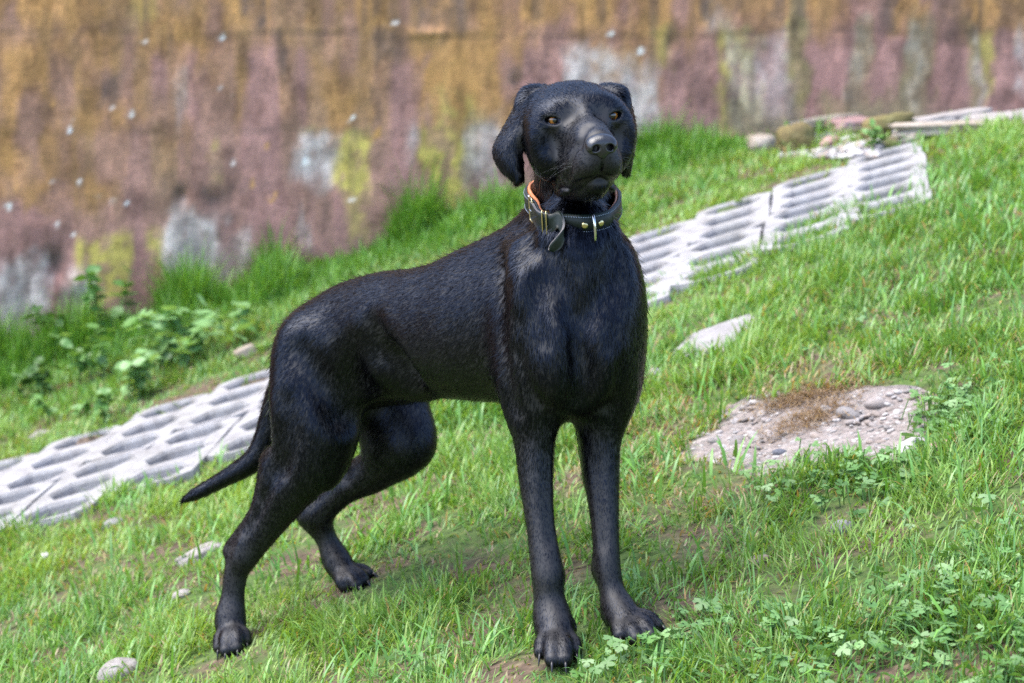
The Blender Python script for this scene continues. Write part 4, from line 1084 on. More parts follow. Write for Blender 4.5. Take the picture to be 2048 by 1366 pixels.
    for s in (-1, 1):
        kh(5, s * 25, 20, (-0.6, s * 0.6, 0.9), 0.02, 4); kh(-10, s * 45, 15, (-0.8, s * 0.7, 0.3), 0.025, 5); kh(-30, s * 60, -15, (-1, s * 0.3, -0.5), 0.03, 6)
        kh(10, s * 35, -25, (-1, s * 0.7, -0.3), 0.025, 4); kh(50, s * 28, -35, (-1, s * 0.3, -0.6), 0.025, 3); kh(70, s * 15, -50, (-0.5, s * 0.5, -1), 0.02, 3)
        kh(10, s * 30, -65, (-1, s * 0.2, -0.5), 0.025, 4); kh(-30, s * 50, -60, (-0.8, 0, -1), 0.03, 9); kh(30, s * 12, -88, (-1, 0, -0.7), 0.03, 6)
    k(1060, 190, 2.45, np.array([-0.4, 0.2, -1]), 0.02, 5); k(1030, 250, 2.44, np.array([-0.6, 0, -1]), 0.025, 3); k(1015, 320, 2.43, np.array([0.2, 0, -1]), 0.025, 2.6)
    k(1235, 185, 2.46, np.array([0.5, 0.2, -1]), 0.02, 5); k(1262, 240, 2.48, dn, 0.025, 3); k(1258, 310, 2.49, dn, 0.025, 2.6)
    num = np.zeros((N, 3)); wl = np.zeros(N); ws = np.zeros(N)
    for p0, dr, s, L in K:
        q = ((R0 - p0) ** 2).sum(1); wt = np.exp(-q / (2 * s * s)) + 1e-5 / (q + 1e-3)
        num += wt[:, None] * dr; wl += wt * L; ws += wt
    Lh = wl / ws * 0.00082
    low = R0 * 1.0
    # waves in the coat, then tufts
    sw = np.stack([fbm(R0[:, 0] * 28 + 3 * i, R0[:, 1] * 28 + 7 * i, R0[:, 2] * 28 + 11 * i, 2) - 0.5 for i in range(3)], 1)
    tu = np.stack([noise3(R0[:, 0] * 230 + 31 * i, R0[:, 1] * 230 + 3 * i, R0[:, 2] * 230 + 5 * i) - 0.5 for i in range(3)], 1)
    Lh = np.where(np.linalg.norm(R0 - HP(0, 0, -20), axis=1) < 0.13, Lh * 1.45, Lh)
    ln = np.clip(Lh / 0.011, 0.35, 1.5)[:, None]
    T = nrm(num) + sw * 0.6 * ln + tu * 0.5 * ln + rng.normal(0, 0.10, (N, 3))
    T = nrm(T - Nn * (T * Nn).sum(1, keepdims=True))
    lift = np.clip(rng.normal(0.15, 0.05, N) + (tu[:, 0] * 0.22) * ln[:, 0], 0.04, 0.6)
    Lh = Lh * np.clip(rng.normal(1.0, 0.2, N), 0.5, 1.5)
    gd = (rng.random(N) < 0.02) & (np.linalg.norm(R0 - HP(0, 0, -20), axis=1) > 0.12); Lh[gd] *= 1.5; lift[gd] += rng.uniform(0.1, 0.5, gd.sum())
    ts = np.array([0, 0.33, 0.68, 1.0])
    pts = np.empty((N, 4, 3)); rad = np.empty((N, 4))
    R0 = R0 - Nn * 0.0006
    for i, q in enumerate(ts):
        pts[:, i] = R0 + T * (Lh * q)[:, None] + Nn * (Lh * (lift * q * 1.5 - 0.25 * q * q * lift * 2.2 + 0.03 * q))[:, None]
        rad[:, i] = (0.00016 + 0.00004 * (Lh / 0.011)) * (1, 0.92, 0.7, 0.15)[i]
    hd = np.linalg.norm(R0 - HP(0, 0, -20), axis=1) < 0.13
    Lj = np.where(hd, 0.09, 0.055)[:, None]
    lie = nrm(Nn + tu * 0.10 * ln + sw * 0.16 * ln * np.where(hd, 0.15, 1.0)[:, None] + T * rng.normal(0.0, 0.08, (N, 1)) + rng.normal(0, 1, (N, 3)) * Lj)
    o = make_curves('coat', pts, rad, mat_coat(), None, (('lie', lie), ('strand', T))); o.parent = root; o.matrix_parent_inverse = inv
    # whiskers
    wm = NT('pale whisker').set(Base_Color=(0.06, 0.06, 0.06), Roughness=0.4)
    wp = []
    for s in (-1, 1):
        for j in range(8):
            p0 = HP(rng.uniform(38, 66), s * rng.uniform(24, 29), rng.uniform(-54, -32)); d = nrm(HEAD_L * s * rng.uniform(0.7, 1.1) - HEAD_F * rng.uniform(0.1, 0.8) + HEAD_U * rng.uniform(-0.55, 0.1))
            L = rng.uniform(0.02, 0.05); wp.append([p0 + d * L * q + np.array([0, 0, -1]) * L * 0.22 * q * q for q in (0, 0.33, 0.66, 1)])
    for j in range(10):
        p0 = HP(rng.uniform(30, 56), rng.uniform(-12, 12), -82); wp.append([p0 + np.array([rng.normal(0, 0.002), 0, -1.0]) * 0.016 * q + HEAD_F * -0.002 * q for q in (0, 0.33, 0.66, 1)])
    wp = np.array(wp); wr = np.tile(np.array([0.00007, 0.00006, 0.00005, 0.00002]), (len(wp), 1))
    o = make_curves('whiskers', wp, wr, wm); o.parent = root; o.matrix_parent_inverse = inv
    return root
HAIRS = 560000
# ------------------------------------------------------------------ collar
def build_collar():
    root = bpy.data.objects.new('dog_collar', None); COL.objects.link(root)
    c0 = P(1152, 404, 2.530); root.location = c0; inv = Matrix.Translation(-Vector(c0))
    tag(root, 'dark green leather collar with buckle and ring on the black dog', 'collar')
    fr = P(1172, 447, DOG.hit(1172, 447) - 0.002); b = fr - c0; a = P(1240, 398, 2.530) - c0; a2 = P(1061, 404, 2.530) - c0
    ax = nrm(np.cross(a, b)); ax = ax if ax[2] > 0 else -ax
    M = 96; th = np.linspace(0, 2 * math.pi, M, endpoint=False)
    ring = []
    for t in th:
        lat = (a if math.cos(t) > 0 else -a2) * math.cos(t) * 0.90
        q = c0 + lat + b * math.sin(t) * (1.0 if math.sin(t) > 0 else 0.85)
        ring.append(q)
    ring = np.array(ring); out = nrm(ring - c0 - np.outer((ring - c0) @ ax, ax))
    # rest on the coat where the neck is wider
    for _ in range(30):
        mv = (DOG.at(ring - out * 0.001) < 0.0015) & (np.linalg.norm(ring - c0, axis=1) < 0.105); ring[mv] += out[mv] * 0.0012
    for _ in range(4): ring = (np.roll(ring, 1, 0) + 2 * ring + np.roll(ring, -1, 0)) / 4
    def at(t, h=0.0, o=0.0):
        f = (t % (2 * math.pi)) / (2 * math.pi) * M; i = int(f) % M; w_ = f - int(f); j = (i + 1) % M
        return ring[i] * (1 - w_) + ring[j] * w_ + ax * h + (out[i] * (1 - w_) + out[j] * w_) * o
    def tang(t): return nrm(at(t + 0.03) - at(t - 0.03))
    def child(name, me, mat, par=root):
        o = link(name, me, mat, par); o.matrix_parent_inverse = inv if par is root else Matrix.Identity(4); return o
    def band(name, prof, mat, drop=0.0):
        V, F = [], []; n = len(prof)
        for t in th:
            for (o, h) in prof: V.append(at(t, h - (drop * max(0.0, math.sin(t)) ** 0.7 if h > w else 0), o))
        for i in range(M):
            for k in range(n): F.append((i * n + k, i * n + (k + 1) % n, ((i + 1) % M) * n + (k + 1) % n, ((i + 1) % M) * n + k))
        return child(name, mesh_from(name, V, F), mat)
    def leather(name, c1, c2):
        t = NT(name); co = t.coord(); c = t.ramp(t.noise(55, 4, 0.6, co), [(0.35, c1), (0.7, c2)])
        t.l(c, t.b.inputs['Base Color']); t.set(Roughness=0.46, Specular_IOR_Level=0.35); t.bump(t.noise(420, 4, 0.6, co), 0.25, 0.0008); return t.m
    w = 0.0117
    green = leather('dark green leather', (0.003, 0.0075, 0.005), (0.007, 0.016, 0.010))
    orange = leather('orange soft leather lining', (0.44, 0.15, 0.055), (0.56, 0.22, 0.09))
    brass = NT('worn brass').set(Base_Color=(0.62, 0.53, 0.28), Metallic=1.0, Roughness=0.24)
    nickel = NT('nickel').set(Base_Color=(0.70, 0.70, 0.68), Metallic=1.0, Roughness=0.18)
    pale = NT('raw leather edge').set(Base_Color=(0.20, 0.18, 0.17), Roughness=0.7)
    strap = band('strap', [(0.0030, -w), (0.0058, -w + 0.0008), (0.0066, 0), (0.0058, w - 0.0008), (0.0030, w), (0.0016, w - 0.0006), (0.0016, -w + 0.0006)], green)
    band('lining', [(-0.002, -w - 0.001), (0.0014, -w - 0.0018), (0.0014, w + 0.0010), (0.0006, w + 0.0030), (-0.0016, w + 0.0034), (-0.003, w + 0.002)], orange, 0.0062)
    # stitching, one run along each edge
    thread = NT('pale blue thread').set(Base_Color=(0.22, 0.26, 0.32), Roughness=0.8)
    for hh in (w - 0.0028, -w + 0.0028):
        V, F = [], []
        for t in np.arange(0.0, 2 * math.pi, 0.052):
            p0, p1 = at(t, hh, 0.0063), at(t + 0.030, hh, 0.0063); i0 = len(V); u_ = ax * 0.00045; o_ = nrm(at(t, hh, 0.02) - p0) * 0.0006
            V += [p0 - u_, p1 - u_, p1 + u_, p0 + u_, p0 - u_ + o_, p1 - u_ + o_, p1 + u_ + o_, p0 + u_ + o_]
            F += [tuple(i0 + k for k in q) for q in ((4, 5, 6, 7), (0, 1, 5, 4), (3, 2, 6, 7), (0, 4, 7, 3), (1, 2, 6, 5))]
        child('stitching', mesh_from('stitching', V, F, False), thread, strap)
    def theta_of(u):
        best = min(np.linspace(0.02, math.pi - 0.02, 400), key=lambda t: abs(proj(at(t, 0, 0.006))[0] - u)); return best
    def wire(name, pts, r, mat, closed=False, par=root):
        pts = np.array(pts, float); n = len(pts); V, F = [], []; K = 10
        T = nrm(np.roll(pts, -1, 0) - np.roll(pts, 1, 0)) if closed else nrm(np.gradient(pts, axis=0))
        ref = ax if abs(T[0] @ ax) < 0.9 else out[0]; nn = nrm(ref - T[0] * (ref @ T[0]))
        for i in range(n):
            nn = nrm(nn - T[i] * (nn @ T[i])); bb = np.cross(T[i], nn)
            for k in range(K): an = 2 * math.pi * k / K; V.append(pts[i] + (nn * math.cos(an) + bb * math.sin(an)) * r)
        for i in range(n if closed else n - 1):
            j = (i + 1) % n
            for k in range(K): F.append((i * K + k, i * K + (k + 1) % K, j * K + (k + 1) % K, j * K + k))
        if not closed: F += [tuple(range(K))[::-1], tuple(range((n - 1) * K, n * K))]
        return child(name, mesh_from(name, V, F), mat, par)
    def rrect(ce, ux, uy, hx, hy, r, n=5):
        q = []
        for (sx, sy, a0) in ((1, 1, 0), (-1, 1, 90), (-1, -1, 180), (1, -1, 270)):
            for k in range(n):
                an = math.radians(a0 + 90 * k / (n - 1)); q.append(ce + ux * (sx * (hx - r) + r * math.cos(an)) + uy * (sy * (hy - r) + r * math.sin(an)))
        return q
    # buckle on the dog's right side
    tb = theta_of(1066); tn = tang(tb); bc = at(tb, 0, 0.0085)
    bk = wire('buckle', rrect(bc, tn, ax, 0.0085, 0.0150, 0.003), 0.0014, brass, True)
    wire('buckle_tongue', [bc + tn * 0.009, bc + nrm(bc - c0) * 0.002, bc - tn * 0.0105], 0.0011, nickel, False, bk)
    wire('buckle_bar', [bc + tn * 0.0085 + ax * 0.0148, bc + tn * 0.020 + ax * 0.0150 - nrm(bc - c0) * 0.002], 0.0013, nickel, False, bk)
    # wire keeper: two loops
    for u in (1088.5, 1096): 
        t = theta_of(u); q = at(t, 0, 0.0068); on = nrm(at(t, 0, 0.02) - at(t, 0, 0)); wire('keeper', rrect(q, on, ax, 0.0052, 0.0152, 0.003), 0.0010, brass, True)
    # loose strap end: lies over the collar, then flares off and hangs
    df = proj(at(theta_of(1112), 0, 0.006))[2]
    PF = lambda u, v, o: P(u, v, min(DOG.hit(u, v), df + 0.004) - o)
    tbs = np.linspace(theta_of(1066), theta_of(1104), 9)
    E1 = [at(t, w - 0.0002, 0.0090) for t in tbs] + [PF(1119, 422, .012), PF(1127, 437, .015), PF(1126, 456, .016), PF(1113, 474, .016), PF(1100, 489, .016), PF(1097, 500, .014)]
    E2 = [at(t, -w + 0.0002, 0.0090) for t in tbs] + [PF(1114, 456, .010), PF(1120, 464, .010), PF(1126, 474, .010), PF(1127, 486, .010), PF(1120, 497, .010), PF(1106, 503, .011)]
    E1, E2 = catmull(np.array(E1), 4), catmull(np.array(E2), 4); n = len(E1); V, F = [], []; KC = 5
    S = np.stack([E1 * (1 - f) + E2 * f for f in np.linspace(0, 1, KC)], 1)
    nrmv = np.cross(np.gradient(S, axis=0), (E2 - E1)[:, None]); nrmv = nrm(nrmv); nrmv *= np.sign((nrmv @ -C_F).mean())
    T_ = 0.0028
    V = np.concatenate([(S + nrmv * T_ / 2).reshape(-1, 3), (S - nrmv * T_ / 2).reshape(-1, 3)]); o2 = n * KC
    Ff, Fe = [], []
    for i in range(n - 1):
        for k in range(KC - 1):
            q = (i * KC + k, i * KC + k + 1, (i + 1) * KC + k + 1, (i + 1) * KC + k); Ff += [q, tuple(o2 + x for x in q[::-1])]
        for k in (0, KC - 1): Fe.append((i * KC + k, (i + 1) * KC + k, o2 + (i + 1) * KC + k, o2 + i * KC + k))
    for i in (0, n - 1):
        for k in range(KC - 1): Fe.append((i * KC + k, i * KC + k + 1, o2 + i * KC + k + 1, o2 + i * KC + k))
    me = mesh_from('strap_end', V, Ff + Fe, False); o = child('strap_end', me, green); me.materials.append(pale)
    for k, p_ in enumerate(me.polygons): p_.material_index = 0 if k < len(Ff) else 1; p_.use_smooth = k < len(Ff)
    # rivets and ring
    for u in (1169, 1202):
        t = theta_of(u); q = at(t, -0.001, 0.0066); on = nrm(at(t, 0, 0.02) - at(t, 0, 0)); ta = tang(t); V, F = [], []; K = 16
        for (rr, hh) in ((0.0042, -0.001), (0.0042, 0.0006), (0.0034, 0.0014), (0.0018, 0.0018)):
            for k in range(K): an = 2 * math.pi * k / K; V.append(q + (ta * math.cos(an) + ax * math.sin(an)) * rr + on * hh)
        for i in range(3):
            for k in range(K): F.append((i * K + k, i * K + (k + 1) % K, (i + 1) * K + (k + 1) % K, (i + 1) * K + k))
        F.append(tuple(range(3 * K, 4 * K))); child('rivet', mesh_from('rivet', V, F), brass)
    t = theta_of(1186); on = nrm(at(t, 0, 0.02) - at(t, 0, 0)); q = at(t, -0.004, 0.010)
    D = [q + ax * 0.0165 * math.sin(an) * 1.0 + on * 0.0085 * math.cos(an) + np.array([0, 0, -0.001]) for an in np.linspace(0, 2 * math.pi, 28, endpoint=False)]
    wire('ring', D, 0.0017, nickel, True)
    return root
# ------------------------------------------------------------------ grass
def blades(name, X, Y, Zg, L, W, az, t0, t1, col, mat, label):
    """every blade a bent tapering strip; t0, t1: lean at the foot and at the tip"""
    n = len(X); dirx, diry = np.cos(az), np.sin(az); sx, sy = -diry, dirx
    base = np.stack([X, Y, Zg - 0.004], 1); levels = [base]; cur = base.copy()
    segs = (0.36, 0.34, 0.30)
    for i, f in enumerate(segs):
        th = t0 + (t1 - t0) * (i + 0.3) / 2.6
        cur = cur + np.stack([dirx * np.sin(th), diry * np.sin(th), np.cos(th)], 1) * (L * f)[:, None]; levels.append(cur)
    side = np.stack([sx, sy, np.zeros(n)], 1)
    ws = (0.42, 0.5, 0.36)
    V = np.empty((n, 7, 3))
    for i in range(3):
        V[:, 2 * i] = levels[i] - side * (W * ws[i])[:, None]; V[:, 2 * i + 1] = levels[i] + side * (W * ws[i])[:, None]
    V[:, 6] = levels[3]
    b = (np.arange(n) * 7)[:, None]
    q = np.concatenate([b + np.array([[0, 1, 3, 2]]), b + np.array([[2, 3, 5, 4]])]); t = b + np.array([[4, 5, 6]])
    me = mesh_np(name, V.reshape(-1, 3), quads=q, tris=t)
    attr_color(me, 'tint', np.repeat(col, 7, 0))
    o = link(name, me, mat); tag(o, label, None, None, 'stuff'); return o
def leaf_mat(name, trans=0.35, rough=0.42, wash=None):
    t = NT(name); col = t.attr('tint', 'Color') if wash is None else t.ramp(t.noise(30, 3, 0.5, t.coord()), [(0.35, wash[0]), (0.65, wash[1])])
    t.l(col, t.b.inputs['Base Color']); t.set(Roughness=rough)
    tr = t.n('BsdfTranslucent'); t.l(t.mix(1.0, col, (1.5, 1.35, 0.6), 'MULTIPLY'), tr.inputs[0])
    mx = t.n('MixShader'); mx.inputs[0].default_value = trans
    t.l(t.b.outputs[0], mx.inputs[1]); t.l(tr.outputs[0], mx.inputs[2]); t.l(mx.outputs[0], t.out.inputs['Surface']); return t.m
GREENS = np.array([(0.168, 0.335, 0.052), (0.132, 0.285, 0.044), (0.220, 0.390, 0.078), (0.145, 0.320, 0.100), (0.275, 0.390, 0.095), (0.105, 0.235, 0.038)])
STRAW = np.array([(0.38, 0.29, 0.135), (0.40, 0.26, 0.085), (0.33, 0.25, 0.15), (0.42, 0.36, 0.20)])
BARE = [(1700, 1130, .07), (1200, 1195, .05), (770, 1190, .07), (1450, 985, .06), (1500, 1010, .05), (640, 1090, .08), (420, 1200, .10), (560, 1130, .08), (1600, 770, .08), (1850, 530, .10), (1540, 1150, .07), (1690, 1010, .05), (1780, 1330, .05), (1560, 1200, .05), (350, 1110, .08), (1060, 1180, .05), (930, 1130, .06)]
def build_grass():
    rg = np.random.default_rng(101); mat = leaf_mat('lawn grass')
    bare = [(ground_hit(u, v)[0], r) for u, v, r in BARE]
    def scatter(n, x0, x1, y0, y1):
        x = rg.uniform(x0, x1, n); y = rg.uniform(y0, y1, n)
        u, v, d = proj(np.stack([x, y, ground_plain(x, y)], 1))
        m = (u > -420) & (u < 2468) & (v < 1560) & (wall_dist(x, y) > 0.02)
        return x[m], y[m], d[m]
    def cull(x, y, soft):
        m = np.ones(len(x), bool)
        s_, n_ = strip_uv(x, y)
        edge_ = 0.05 * (fbm(x * 13, y * 13, 41.0, 2) - 0.45)
        m &= ~(paver_in(x, y, -0.02) & ~((n_ + edge_ < -0.20) & (s_ > 0.15) & (rg.random(len(x)) < 0.8)))
        m &= ~((poly_dist(SLAB, x, y) < 0.004 - 0.085 * np.clip(fbm(x * 16, y * 16, 31.0, 2) - 0.42, 0, 1) * 2))
        m &= ~(poly_dist(STEP, x, y) < -0.006)
        m &= ~((poly_dist(RUBBLE, x, y) < 0.0) & (rg.random(len(x)) < 0.86))
        for p_ in PAWS: m &= np.hypot(x - p_[0], y - p_[1] - 0.006) > 0.033
        for (q, r) in bare:
            dd = np.hypot((x - q[0]), (y - q[1]) * 0.8) / r
            m &= rg.random(len(x)) > 0.72 * np.exp(-dd ** 2 * 1.3)
        return m
    # short dense sward
    xs, ys, ds = scatter(1600000, -2.4, 2.4, 1.75, 6.5)
    m = rg.random(len(xs)) < np.clip(2.75 / ds, 0.3, 1.0) ** 1.2; xs, ys, ds = xs[m], ys[m], ds[m]
    clump = fbm(xs * 9, ys * 9, 2.0, 3); broad = fbm(xs * 2.4, ys * 2.4, 9.0, 3)
    dens = np.clip(0.30 + 1.5 * (clump - 0.38), 0.12, 1)
    m = (rg.random(len(xs)) < dens) & cull(xs, ys, 0)
    xs, ys, ds, clump, broad = xs[m], ys[m], ds[m], clump[m], broad[m]; n = len(xs)
    L = (0.018 + 0.036 * rg.random(n) ** 1.6) * (0.72 + 0.95 * np.clip(clump - 0.35, 0, 0.6) * 1.6) * (0.8 + 0.5 * broad)
    trod = lambda x, y: np.min([0.5 + 0.5 * sstep(0.04, 0.11, np.hypot(x - p_[0], (y - p_[1] + 0.02) * 0.8)) for p_ in PAWS], 0)
    L = L * trod(xs, ys)
    ds_slab = poly_dist(SLAB, xs, ys); L = L * np.where(ds_slab < 0.05, 0.75, 1)
    s_, n_ = strip_uv(xs, ys); L = np.where((n_ > STRIP_HALF) & (n_ < STRIP_HALF + 0.28), L * 0.62, L)
    W = rg.uniform(0.0013, 0.0030, n) * np.clip(ds / 2.6, 0.95, 1.7)
    # a tuft leans one way
    az = 6.28 * fbm(xs * 16 + 5, ys * 16, 4.0, 2) * 2 + rg.normal(0, 1.1, n)
    t0 = np.abs(rg.normal(0.45, 0.32, n)); t1 = t0 + np.abs(rg.normal(0.80, 0.45, n))
    col = GREENS[rg.integers(0, 6, n)] * rg.uniform(0.72, 1.14, (n, 1)) * (0.82 + 0.42 * broad[:, None])
    yel = np.clip(broad - 0.45, 0, 0.3)[:, None] * 1.5; col = col * (1 - yel) + np.array([0.27, 0.36, 0.065]) * yel
    dry = rg.random(n) < (0.09 + 0.22 * np.clip(0.52 - clump, 0, 0.3) / 0.3)
    q0 = np.exp(-((xs - bare[8][0][0]) ** 2 + (ys - bare[8][0][1]) ** 2) / 0.012); dry |= rg.random(n) < q0 * 0.7
    lslab = (ds_slab < 0.16) & (xs < SLAB[:, 0].min() + 0.10); dry |= lslab & (rg.random(n) < 0.35)
    col[dry] = STRAW[rg.integers(0, 4, dry.sum())] * rg.uniform(0.7, 1.1, (dry.sum(), 1)); t1[dry] += 0.5; L[dry] *= 0.85
    blades('grass', xs, ys, ground_z(xs, ys), L, W, az, t0, t1, col, mat, 'short green lawn grass with straw covering the slope')
    print('grass', n)
    # broad meadow blades and rank tufts
    xs, ys, ds = scatter(52000, -2.2, 2.2, 1.75, 5.6)
    tuft = fbm(xs * 5.2 + 3, ys * 5.2, 6.0, 2); keep = (rg.random(len(xs)) < sstep(0.49, 0.65, tuft) * 0.65 + 0.05) & cull(xs, ys, 0)
    xs, ys, ds = xs[keep], ys[keep], ds[keep]; n = len(xs)
    L = rg.uniform(0.04, 0.078, n) * trod(xs, ys); W = rg.uniform(0.0030, 0.0056, n); az = 6.28 * fbm(xs * 8, ys * 8, 14.0, 2) * 2 + rg.normal(0, 0.9, n)
    s_, n_ = strip_uv(xs, ys); L = np.where((n_ > STRIP_HALF) & (n_ < STRIP_HALF + 0.28), L * 0.5, L)
    t0 = np.abs(rg.normal(0.35, 0.2, n)); t1 = t0 + np.abs(rg.normal(1.0, 0.5, n))
    col = np.array([(0.125, 0.29, 0.070), (0.15, 0.33, 0.055), (0.19, 0.37, 0.10), (0.10, 0.25, 0.038)])[rg.integers(0, 4, n)] * rg.uniform(0.8, 1.25, (n, 1))
    blades('meadow_grass', xs, ys, ground_z(xs, ys), L, W, az, t0, t1, col, leaf_mat('meadow grass', 0.3, 0.36), 'longer broad bladed tufts of grass through the lawn'); print('meadow', n)
    # rank grass along the foot of the wall
    n = 90000; xs = rg.uniform(-2.3, 2.3, n); k = np.abs(rg.normal(0, 0.17, n)) + 0.02
    ys = 6.25 + 0.2 * xs - k * 1.02; u, v, d = proj(np.stack([xs, ys, ground_plain(xs, ys)], 1))
    hgt = np.interp(u, [-300, 0, 150, 450, 520, 800, 870, 1050, 1300, 1420, 1540, 1700, 1850, 1960, 2060, 2300], [0.9, 0.95, 1.0, 1.0, 1.1, 1.0, 1.15, 0.8, 0.6, 0.6, 0.45, 0.15, 0.5, 0.6, 0.25, 0.2])
    band = np.interp(u, [0, 450, 800, 1050, 1300, 1540, 1640, 2048], [0.7, 1.0, 0.9, 0.8, 0.9, 0.8, 0.25, 0.35])
    cl = fbm(xs * 7, ys * 7, 8.0, 3)
    m = (rg.random(n) < np.clip(hgt, 0.15, 1) * (0.25 + 1.3 * np.clip(cl - 0.3, 0, 1))) & (k < 0.42 * band + 0.05) & ~paver_in(xs, ys, 0.01) & ~((poly_dist(RUBBLE, xs, ys) < 0.02) & (rg.random(n) < 0.9))
    xs, ys, k, hgt, cl, u = xs[m], ys[m], k[m], hgt[m], cl[m], u[m]; n = len(xs)
    L = rg.uniform(0.5, 1.0, n) * 0.135 * hgt * (0.35 + 1.15 * np.clip((cl - 0.40) / 0.25, 0, 1.3)) * (0.6 + 0.8 * rg.random(n) ** 2) * sstep(0.50, 0.05, k) + 0.035
    W = rg.uniform(0.003, 0.0058, n); az = rg.uniform(0, 6.28, n); t0 = np.abs(rg.normal(0.12, 0.12, n)); t1 = t0 + np.abs(rg.normal(0.75, 0.4, n))
    col = np.array([(0.125, 0.300, 0.038), (0.165, 0.360, 0.052), (0.100, 0.250, 0.030), (0.220, 0.400, 0.090)])[rg.integers(0, 4, n)] * rg.uniform(0.8, 1.2, (n, 1))
    blades('tall_grass', xs, ys, ground_z(xs, ys), L, W, az, t0, t1, col, leaf_mat('rank grass', 0.35, 0.42), 'tall rank grass along the foot of the pink wall'); print('tall', n)
    # withered mat at the top of the concrete patch
    n = 2600; c = poly_px([(1610, 792), (1575, 800), (1690, 775), (1600, 850), (1640, 820)])
    w_ = rg.integers(0, 5, n); xs = c[w_, 0] + rg.normal(0, 0.034, n); ys = c[w_, 1] + rg.normal(0, 0.028, n)
    m = rg.random(n) < 0.9; xs, ys = xs[m], ys[m]; n = len(xs)
    col = np.array([(0.30, 0.205, 0.115), (0.26, 0.175, 0.10), (0.36, 0.26, 0.155), (0.21, 0.135, 0.08)])[rg.integers(0, 4, n)] * rg.uniform(0.7, 1.1, (n, 1))
    blades('withered_grass', xs, ys, ground_plain(xs, ys) + 0.006, rg.uniform(0.010, 0.024, n), rg.uniform(0.0010, 0.0020, n), rg.uniform(0, 6.28, n), np.abs(rg.normal(1.2, 0.25, n)), np.abs(rg.normal(1.6, 0.25, n)), col, mat, 'withered brown grass mat on the upper edge of the concrete patch')

# ------------------------------------------------------------------ leaves
def lobed_leaf():
    """three cut lobes, stalk end at the origin, tip along +Y, about 1 long"""
    vs = [(0, 0, 0)]; out = [(-0.06, 0.18), (-0.34, 0.20), (-0.60, 0.34), (-0.52, 0.46), (-0.62, 0.58), (-0.40, 0.60), (-0.22, 0.46), (-0.28, 0.74), (-0.20, 0.86), (-0.10, 0.84), (0, 1.0), (0.10, 0.84), (0.20, 0.86), (0.28, 0.74), (0.22, 0.46), (0.40, 0.60), (0.62, 0.58), (0.52, 0.46), (0.60, 0.34), (0.34, 0.20), (0.06, 0.18)]
    vs += [(x, y, 0.10 * abs(x) + 0.05 * math.sin(6 * y) - 0.12 * y * y) for x, y in out]; c = len(vs); vs.append((0, 0.42, -0.03))
    f = [(c, 1 + i, 2 + i) for i in range(len(out) - 1)] + [(c, 0, 1), (c, len(out), 0)]
    return np.array(vs), np.array(f)
def ovate_leaf(toothed=0.06, n=9):
    vs, f = [], []
    for i in range(n + 1):
        t = i / n; w_ = 0.34 * math.sin(math.pi * min(1, t ** 0.75)) * (1 + toothed * (1 if i % 2 else -1)) + (0.0 if i in (0, n) else 0.01)
        z = 0.16 * t - 0.34 * t * t
        vs += [(-w_, t, z + 0.10 * w_ * 2), (0, t, z), (w_, t, z + 0.10 * w_ * 2)]
    for i in range(n):
        a = 3 * i; f += [(a, a + 1, a + 4, a + 3), (a + 1, a + 2, a + 5, a + 4)]
    return np.array(vs), np.array(f)
COVER = [(1900, 1290, .16, 260), (1990, 1200, .14, 170), (1700, 1330, .13, 170), (1480, 1330, .10, 110), (1330, 1310, .07, 90), (1360, 1262, .04, 40), (2010, 1340, .12, 150), (1640, 965, .10, 130), (1790, 955, .10, 120), (1920, 870, .08, 170), (1885, 830, .05, 130), (1850, 1170, .10, 70), (1740, 985, .08, 80), (1960, 780, .10, 70), (1540, 1250, .06, 40), (840, 1345, .06, 50), (1230, 1345, .05, 50), (1960, 1090, .10, 60), (1730, 640, .12, 40)]
def build_ground_cover():
    rg = np.random.default_rng(55); v, f = lobed_leaf(); V, F, Cc = [], [], []; k = 0
    for (u, vv, r, n) in COVER:
        c, d = ground_hit(u, vv)
        for _ in range(int(n * 0.62)):
            x, y = c[0] + rg.normal(0, r * 0.55), c[1] + rg.normal(0, r * 0.55)
            if poly_dist(SLAB, np.array([x]), np.array([y]))[0] < -0.055 or any(math.hypot(x - p_[0], y - p_[1]) < 0.045 for p_ in PAWS): continue
            s = rg.uniform(0.010, 0.021); h = rg.uniform(0.006, 0.030)
            R = (Matrix.Rotation(rg.uniform(0, 6.28), 3, 'Z') @ Matrix.Rotation(rg.normal(-0.15, 0.35), 3, 'X') @ Matrix.Rotation(rg.normal(0, 0.3), 3, 'Y'))
            w_ = v * s; w_ = w_ @ np.array(R).T + np.array([x, y, float(ground_z(x, y)) + h])
            V.append(w_); F.append(f + k); k += len(w_)
            col = np.array([(0.115, 0.245, 0.062), (0.150, 0.290, 0.090), (0.095, 0.210, 0.046), (0.18, 0.31, 0.11)])[rg.integers(0, 4)] * rg.uniform(0.8, 1.2); Cc.append(np.tile(col, (len(w_), 1)))
            # stalk
            p0 = np.array([x + rg.normal(0, 0.006), y + rg.normal(0, 0.006), float(ground_z(x, y)) - 0.003]); p1 = w_[0]; e = np.array([0.0009, 0, 0])
            V.append(np.array([p0 - e, p0 + e, p1 + e, p1 - e])); F.append(np.array([[0, 1, 2], [0, 2, 3]]) + k); k += 4; Cc.append(np.tile(col * 0.9, (4, 1)))
    me = mesh_np('ground_cover', np.vstack(V), tris=np.vstack(F)); attr_color(me, 'tint', np.vstack(Cc))
    tag(link('ground_cover', me, leaf_mat('creeping leaves', 0.25, 0.45)), 'low creeping plants with small cut leaves through the grass', None, None, 'stuff')
    print('cover', k)
